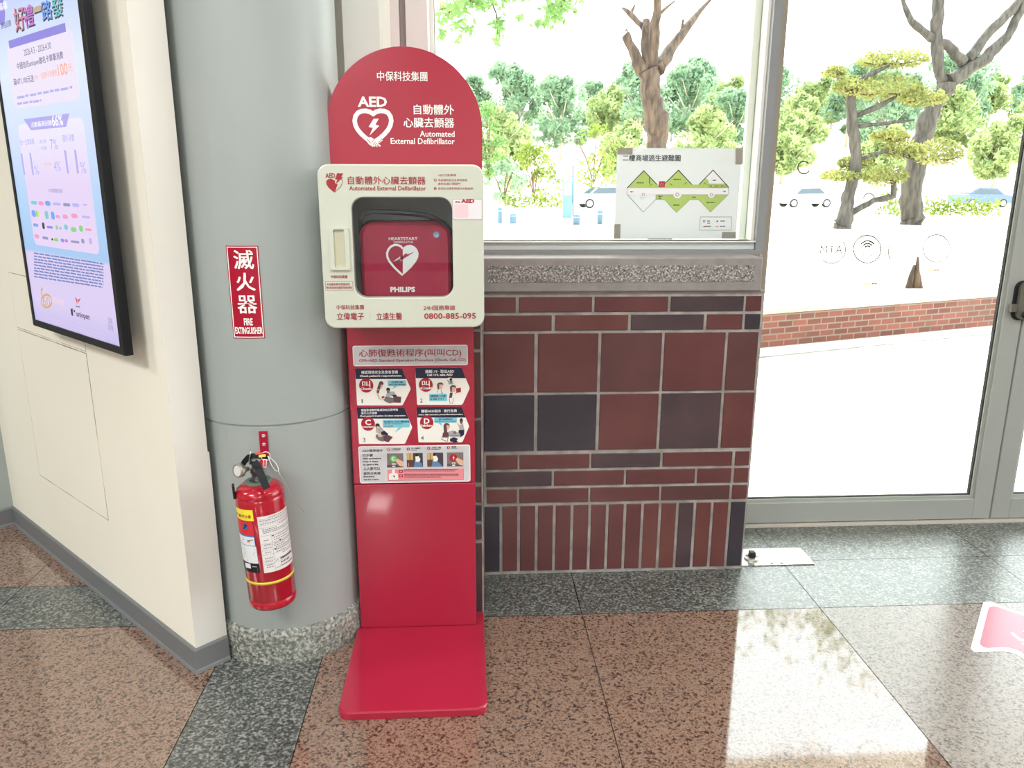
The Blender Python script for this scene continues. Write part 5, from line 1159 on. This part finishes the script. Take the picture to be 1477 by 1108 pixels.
# forked tree behind the pine
YQ = 19.4
ft = empty('forked_tree', on_y(1315, 319, YQ)); ft.location.z = .2; ft['_o'] = tuple(ft.location); tag(ft, 'thick bare forked tree rising behind the cloud-pruned pine', 'tree')
k = MB(); pxtube(k, zp(Z2, [(648, 905, 92), (652, 860, 82), (655, 740, 80), (672, 640, 76), (705, 500, 74), (750, 400, 62), (790, 335, 70)]), YQ, BARK2, 1, 12, R=RT); gb = on_y(1080+648*Z2[2], 905*Z2[2], YQ); k.tube([(gb.x, gb.y, -.1), (gb.x, gb.y, gb.z+.05)], [.33, .29], BARK2, 10); k.build('trunk', ft)
for pts in ([(775, 345, 38), (757, 250, 42), (748, 120, 44), (760, 0, 46), (765, -120, 40)], [(800, 330, 60), (880, 275, 50), (970, 215, 44), (1040, 130, 34), (1095, 30, 30), (1130, -80, 24)], [(860, 250, 44), (800, 190, 38), (725, 150, 32), (650, 85, 26), (618, 10, 16), (610, -30, 10)], [(875, 240, 40), (960, 130, 36), (1050, 40, 34), (1110, -30, 24)]):
    k = MB(); pxtube(k, zp(Z2, pts), YQ, BARK2, 1, 9, R=RT); k.build('branch', ft)

# leafy bough hanging into the top of the window
bo = empty('leafy_bough', on_y(700, -40, 8)); tag(bo, 'bright green leafy bough hanging at the top left of the window', 'bough')
k = MB(); 
for pts in ([(900, -260, 40), (500, -120, 26), (250, -10, 14), (120, 60, 6)], [(420, -100, 16), (200, 20, 8), (90, 40, 4)], [(500, -120, 20), (620, -20, 12), (560, 80, 5)], [(300, -20, 10), (330, 60, 6), (335, 140, 3)]): pxtube(k, zp(Z1, pts), 8, BARK, 1, 6, R=RT)
k.tube([on_y(Z1[0]+900*Z1[2], -260*Z1[2], 8), (2.4, 8, 3.3), (3.7, 8.1, 3.4), (5.4, 8, 3.5)], [.08, .07, .05, .02], BARK, 6); k.build('branch', bo)
k = MB()
for x, y, rx, ry, n_ in ((150, 30, 60, 40, 90), (240, 15, 80, 40, 110), (120, 90, 40, 45, 36), (205, 110, 40, 30, 40), (340, 110, 24, 40, 44), (335, 170, 14, 16, 10), (430, 70, 12, 20, 10), (560, 60, 40, 60, 90), (600, 20, 50, 40, 60), (500, 100, 40, 14, 14), (110, 150, 20, 12, 10), (175, 170, 14, 10, 7), (650, 45, 14, 8, 5), (330, -20, 120, 30, 90), (760, -60, 160, 40, 90)):
    for _ in range(n_):
        q = on_y(Z1[0]+(x+RT.gauss(0, .55)*rx)*Z1[2], (y+RT.gauss(0, .55)*ry)*Z1[2], 8+RT.uniform(-.4, .4)); leaf(k, q, .046, LF_BRT, RT)
for cx_, cz_, r_x, r_z, n_ in ((3.3, 3.4, .4, .25, 160), (3.9, 3.45, .4, .3, 260), (4.5, 3.65, .45, .35, 260), (4.9, 3.5, .5, .35, 220), (4.4, 4.05, .22, .16, 50), (2.7, 3.3, .5, .2, 110), (5.5, 3.6, .6, .4, 160)):
    for _ in range(n_):
        q = Vector((cx_+RT.gauss(0, .6)*r_x, 8+RT.gauss(0, .4), max(cz_+RT.gauss(0, .6)*r_z, 3.15))); leaf(k, q, .05, LF_BRT, RT)
tag(k.build('leaves', bo), kind='stuff')

# hill trees: three crowns, copied one by one
def crown(R, w__, h__, n_, ls, mt, clumps=26):
    k = MB()
    cs = []
    for _ in range(clumps):
        t_ = R.uniform(0, 2*PI); z_ = R.random(); rr2 = (w__/2)*math.sqrt(R.random())*(1-.55*abs(z_-.4)/.6); cs.append((Vector((rr2*math.cos(t_), rr2*math.sin(t_), h__*z_)), R.uniform(.5, 1)*w__*.20))
    for _ in range(n_):
        c_, r2 = R.choice(cs); v = Vector((R.gauss(0, 1), R.gauss(0, 1), R.gauss(0, .8))).normalized()*r2*R.uniform(.75, 1.05); leaf(k, c_+v, ls*R.uniform(.7, 1.3), mt, R, .4)
    return k
def hilltree(kind, loc, label, group):
    R = random.Random(kind+5); t_ = empty('hill_tree', (0, 0, 0)); t_['_o'] = (0, 0, 0)
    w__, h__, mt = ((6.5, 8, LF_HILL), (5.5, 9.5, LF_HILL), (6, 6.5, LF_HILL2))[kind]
    k = crown(R, w__, h__*.8, 2600, .36, mt); 
    for f_ in k.bm.verts: f_.co.z += h__*.22
    k.build('crown', t_)
    k = MB(); k.tube([(0, 0, -1), (.1, 0, h__*.4), (.0, .1, h__*.8)], [.2, .15, .05], M('trunk_pale', (176, 164, 150), .9), 6)
    for _ in range(6): a = R.uniform(0, 2*PI); z_ = h__*R.uniform(.25, .6); k.tube([(0, 0, z_), (math.cos(a)*w__*.2, math.sin(a)*w__*.2, z_+1), (math.cos(a)*w__*.38, math.sin(a)*w__*.38, z_+2.2)], [.09, .06, .03], M('trunk_pale'), 5)
    k.build('trunk', t_); tag(t_, label, 'tree', group)
    return t_
GR = 'trees on the hill beyond the car park'
LBH = ('blue-green leafy tree on the hillside beyond the car park', 'blue-green leafy tree on the hillside beyond the car park', 'paler yellowish green low tree on the hillside beyond the car park')
GR = ('blue-green trees on the hill beyond the car park',)*2+('pale green trees on the hill beyond the car park',)
protos = []
RH = random.Random(77); spots = []
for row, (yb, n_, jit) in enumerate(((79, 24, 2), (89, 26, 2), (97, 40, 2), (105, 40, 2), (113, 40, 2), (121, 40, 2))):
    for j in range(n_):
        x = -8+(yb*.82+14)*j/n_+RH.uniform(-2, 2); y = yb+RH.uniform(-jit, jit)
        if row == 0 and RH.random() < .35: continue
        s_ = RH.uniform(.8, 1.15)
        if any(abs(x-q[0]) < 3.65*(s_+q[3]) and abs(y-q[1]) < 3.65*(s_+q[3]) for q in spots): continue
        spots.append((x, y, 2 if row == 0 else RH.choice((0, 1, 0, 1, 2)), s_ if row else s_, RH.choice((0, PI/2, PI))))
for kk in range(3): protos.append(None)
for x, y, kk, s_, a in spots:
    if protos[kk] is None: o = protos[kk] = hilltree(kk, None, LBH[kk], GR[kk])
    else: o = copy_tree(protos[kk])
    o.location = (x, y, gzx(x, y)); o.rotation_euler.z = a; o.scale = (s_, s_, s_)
# shrubs and hedges in the middle distance
def shrub(name, px, py, Y, w__, h__, mt, n_, ls, label, cat, group=None):
    p = on_y(px, py, Y); t_ = empty(name, (p.x, p.y, p.z)); R = random.Random(int(px))
    k = crown(R, w__, h__, n_, ls, mt, 16)
    for v in k.bm.verts: v.co += Vector(t_['_o'])
    k.build('leaves', t_)['kind'] = 'stuff'
    for _ in range(5):
        a = R.uniform(0, 2*PI); k = MB(); k.tube([p+Vector((0, 0, -.1)), p+Vector((math.cos(a)*w__*.12, math.sin(a)*w__*.12, h__*.4)), p+Vector((math.cos(a)*w__*.28, math.sin(a)*w__*.28, h__*.75))], [.03, .022, .01], TWIG, 5); k.build('stem', t_)
    tag(t_, label, cat, group)
    return t_
shrub('shrub', 726, 288, 34, 1.9, 1.7, LF_HILL, 900, .10, 'dark grey-green shrub standing beside the defibrillator cabinet through the window', 'shrub')
shrub('shrub', 770, 284, 37.5, 2.3, 2.1, LF_YEL, 1000, .10, 'taller yellow-green shrub second from the cabinet through the window', 'shrub')
shrub('shrub', 706, 255, 30, 1.6, 2.6, LF_BRT, 700, .09, 'bright green shrub seen just past the arched red sign', 'shrub')
shrub('shrub', 856, 262, 36, 3.0, 2.4, LF_YEL, 500, .10, 'loose yellow-green shrub behind the parked white car', 'shrub')
def hedge(px0, px1, py, Y, h__, label):
    a, b_ = on_y(px0, py, Y), on_y(px1, py, Y); t_ = empty('low_hedge', tuple((a+b_)/2)); R = random.Random(int(px0)); k = MB()
    for _ in range(int((b_-a).length*260)):
        q = a.lerp(b_, R.random())+Vector((0, R.gauss(0, .18), abs(R.gauss(.35, .3))*h__)); leaf(k, q, .07, LF_YEL, R)
    k.build('leaves', t_)['kind'] = 'stuff'; tag(t_, label, 'hedge')
hedge(726, 812, 299, 27, .55, 'low clipped yellow-green hedge seen through the window behind the bollards')
hedge(1267, 1300, 310, 23, .7, 'short green hedge between the pine and the forked tree')
hedge(1332, 1440, 310, 24, .55, 'low green hedge right of the forked tree below the blue car')

# parked cars
CGL = M('car_glass', (60, 72, 84), .1); TYR = M('tyre_black', (34, 34, 36), .8); HUB = M('hub_silver', (180, 182, 186), .3, metal=.8); LAMPW = M('car_lamp', (230, 230, 226), .2)
def car(px, py, Y, ang, paint, label):
    p = on_y(px, py, Y); t_ = empty('parked_car', tuple(p)); o_ = Vector(t_['_o']); ca, sa = math.cos(ang), math.sin(ang)
    tr_ = lambda u, v, h: o_+Vector((u*ca-v*sa, u*sa+v*ca, h))
    side = [(-2.1, .32), (-2.15, .62), (-1.95, .86), (-1.35, .95), (-.75, 1.42), (.75, 1.46), (1.35, 1.02), (2.0, .92), (2.12, .6), (2.1, .30)]
    k = MB(); lo = [(u, h) for u, h in side]
    fn = lambda u, h, v: tr_(u, v*(1 if h < 1 else .84), h)
    k.prism(lo, fn, -.85, .85, paint); body_ = k.build('body', t_)
    k = MB()
    for s_ in (-1, 1): k.face([tr_(u, s_*(.855 if h < 1 else .735), h) for u, h in ((-1.2, .97), (-.72, 1.36), (.72, 1.40), (1.2, 1.0))], CGL)
    k.face([tr_(-1.37, -.7, .99), tr_(-1.37, .7, .99), tr_(-.80, .64, 1.40), tr_(-.80, -.64, 1.40)], CGL); k.face([tr_(1.36, -.7, 1.05), tr_(1.36, .7, 1.05), tr_(.80, .64, 1.44), tr_(.80, -.64, 1.44)], CGL); k.build('windows', t_)
    for u in (-1.3, 1.3):
        for s_ in (-1, 1):
            k = MB(); ax_ = Vector((-sa, ca, 0))*s_; c_ = tr_(u, s_*.68, .32); k.lathe([(0, 0), (.32, 0), (.33, .05), (.33, .16), (.30, .19), (.22, .185), (0, .18)], TYR, c_, ax_, 20); wl_ = k.build('wheel', t_)
            k = MB(); k.lathe([(.21, .187), (.2, .195), (0, .2)], HUB, c_, ax_, 16); k.build('hubcap', wl_)
    for s_ in (-.6, .6): k = MB(); k.obox(tr_(-2.1, s_, .68), (ca, sa, 0), (-sa, ca, 0), (0, 0, 1), (.12, .32, .14), LAMPW, .02); k.build('headlight', t_)
    tag(t_, label, 'car'); return t_
PB = M('car_blue', (60, 84, 132), .25, coat=.5); PW_ = M('car_white', (226, 226, 226), .3, coat=.5); PS_ = M('car_silver', (196, 200, 206), .3, coat=.5)
car(1412, 299, 60, PI+.1, PB, 'dark blue car parked beyond the right hand door glass')
car(1160, 299, 60, .1, PW_, 'white car parked beyond the cloud-pruned pine, left in the door glass')
car(872, 300, 56, .12, PS_, 'silver car parked beyond the window, half hidden by the evacuation plan')

# bollards and a noticeboard in the forecourt
BOL = M('bollard_blue_grey', (66, 92, 112), .6); NB = M('board_pale_blue', (84, 118, 136), .5)
for px, y0, y1, w__, lb in ((721, 299, 321, 6.5, 'narrow blue-grey bollard nearest the defibrillator cabinet'), (740, 308, 323, 9.5, 'squat blue-grey bollard, second from the defibrillator cabinet'), (831, 309, 327, 10.5, 'wide blue-grey bollard in front of the pale blue noticeboard'), (865, 303, 326, 8, 'round-topped blue-grey bollard nearest the evacuation plan')):
    Y = 19.0; a, b_ = on_y(px, y1, Y), on_y(px, y0, Y); w3 = w__*Y/F; k = MB(); t_ = empty('bollard', (a.x, a.y, min(a.z, gz(Y)))); z0 = t_['_o'][2]
    r_b = w3/2; k.lathe([(r_b*.98, z0-a.z), (r_b, 0), (r_b, (b_.z-a.z)*.9), (r_b*.85, (b_.z-a.z)*.97), (0, b_.z-a.z)], BOL, a, None, 20); k.build('post', t_)
    k = MB(); k.lathe([(r_b*1.02, (b_.z-a.z)*.72), (r_b*1.02, (b_.z-a.z)*.80)], M('bollard_band', (110, 132, 146), .5), a, None, 20); k.build('band', t_)
    k = MB(); k.lathe([(r_b*1.5, 0), (r_b*1.5, .03), (r_b*1.2, .05), (r_b, .05)], M('bollard_foot', (150, 160, 166), .7), (a.x, a.y, z0), None, 20); k.build('base', t_)
    tag(t_, lb, 'bollard')
Y = 22.0; a, b_ = on_y(811, 315, Y), on_y(826, 262, Y); t_ = empty('noticeboard', (on_y(818, 315, Y).x, Y, min(a.z, gz(Y)))); tag(t_, 'tall pale blue noticeboard on a thin post seen through the window', 'noticeboard')
k = MB(); k.box((a.x, Y-.03, a.z), (b_.x, Y+.03, b_.z), NB, .01); k.build('panel', t_)
k = MB(); q0, q1 = on_y(826.5, 335, Y), on_y(826.5, 239, Y); k.tube([(q0.x, Y, gz(Y)-.1), (q1.x, Y, q1.z)], .022, BOL, 8); k.build('post', t_)
k = MB(); k.box((a.x+.03, Y-.034, a.z+.62), (b_.x-.03, Y-.028, b_.z-.04), M('board_white', (226, 236, 240), .5)); k.build('notice_sheet', t_)
# cut stump in the planter bed
k = MB(); p = on_z(1317, 413, .24); stp_ = empty('tree_stump', tuple(p)); tag(stp_, 'small split brown stump standing in the bed behind the planter wall', 'stump')
for dx, h__, r2 in ((-.03, .22, .028), (.02, .30, .03), (.05, .18, .024)): k.tube([p+Vector((dx*1.6, 0, -.03)), p+Vector((dx, 0, h__*.5)), p+Vector((dx*.6, 0, h__))], [r2*1.25, r2, r2*.35], BARK, 8)
k.build('wood', stp_)
# dry leaf litter by the stump
for px, py, lb in ((1347, 393, 'curled dry brown leaf lying right of the small stump'), (1257, 413, 'flat dry orange leaf lying on the bed left of the small stump')):
    p = on_z(px, py, .245); k = MB(); 
    for j in range(5): k.face([p+Vector((.05*math.cos(a), .05*math.sin(a), .012+.012*math.sin(3*a+j)))+Vector((.02*j-.04, .03*math.sin(j), .006*j)) for a in (0, 1.2, 2.4, 3.6, 4.8)], M('dry_leaf', (150, 112, 78), .9))
    tag(k.build('fallen_leaf'), lb, 'leaf')
for o in SC.objects:
    if '_o' in o: del o['_o']
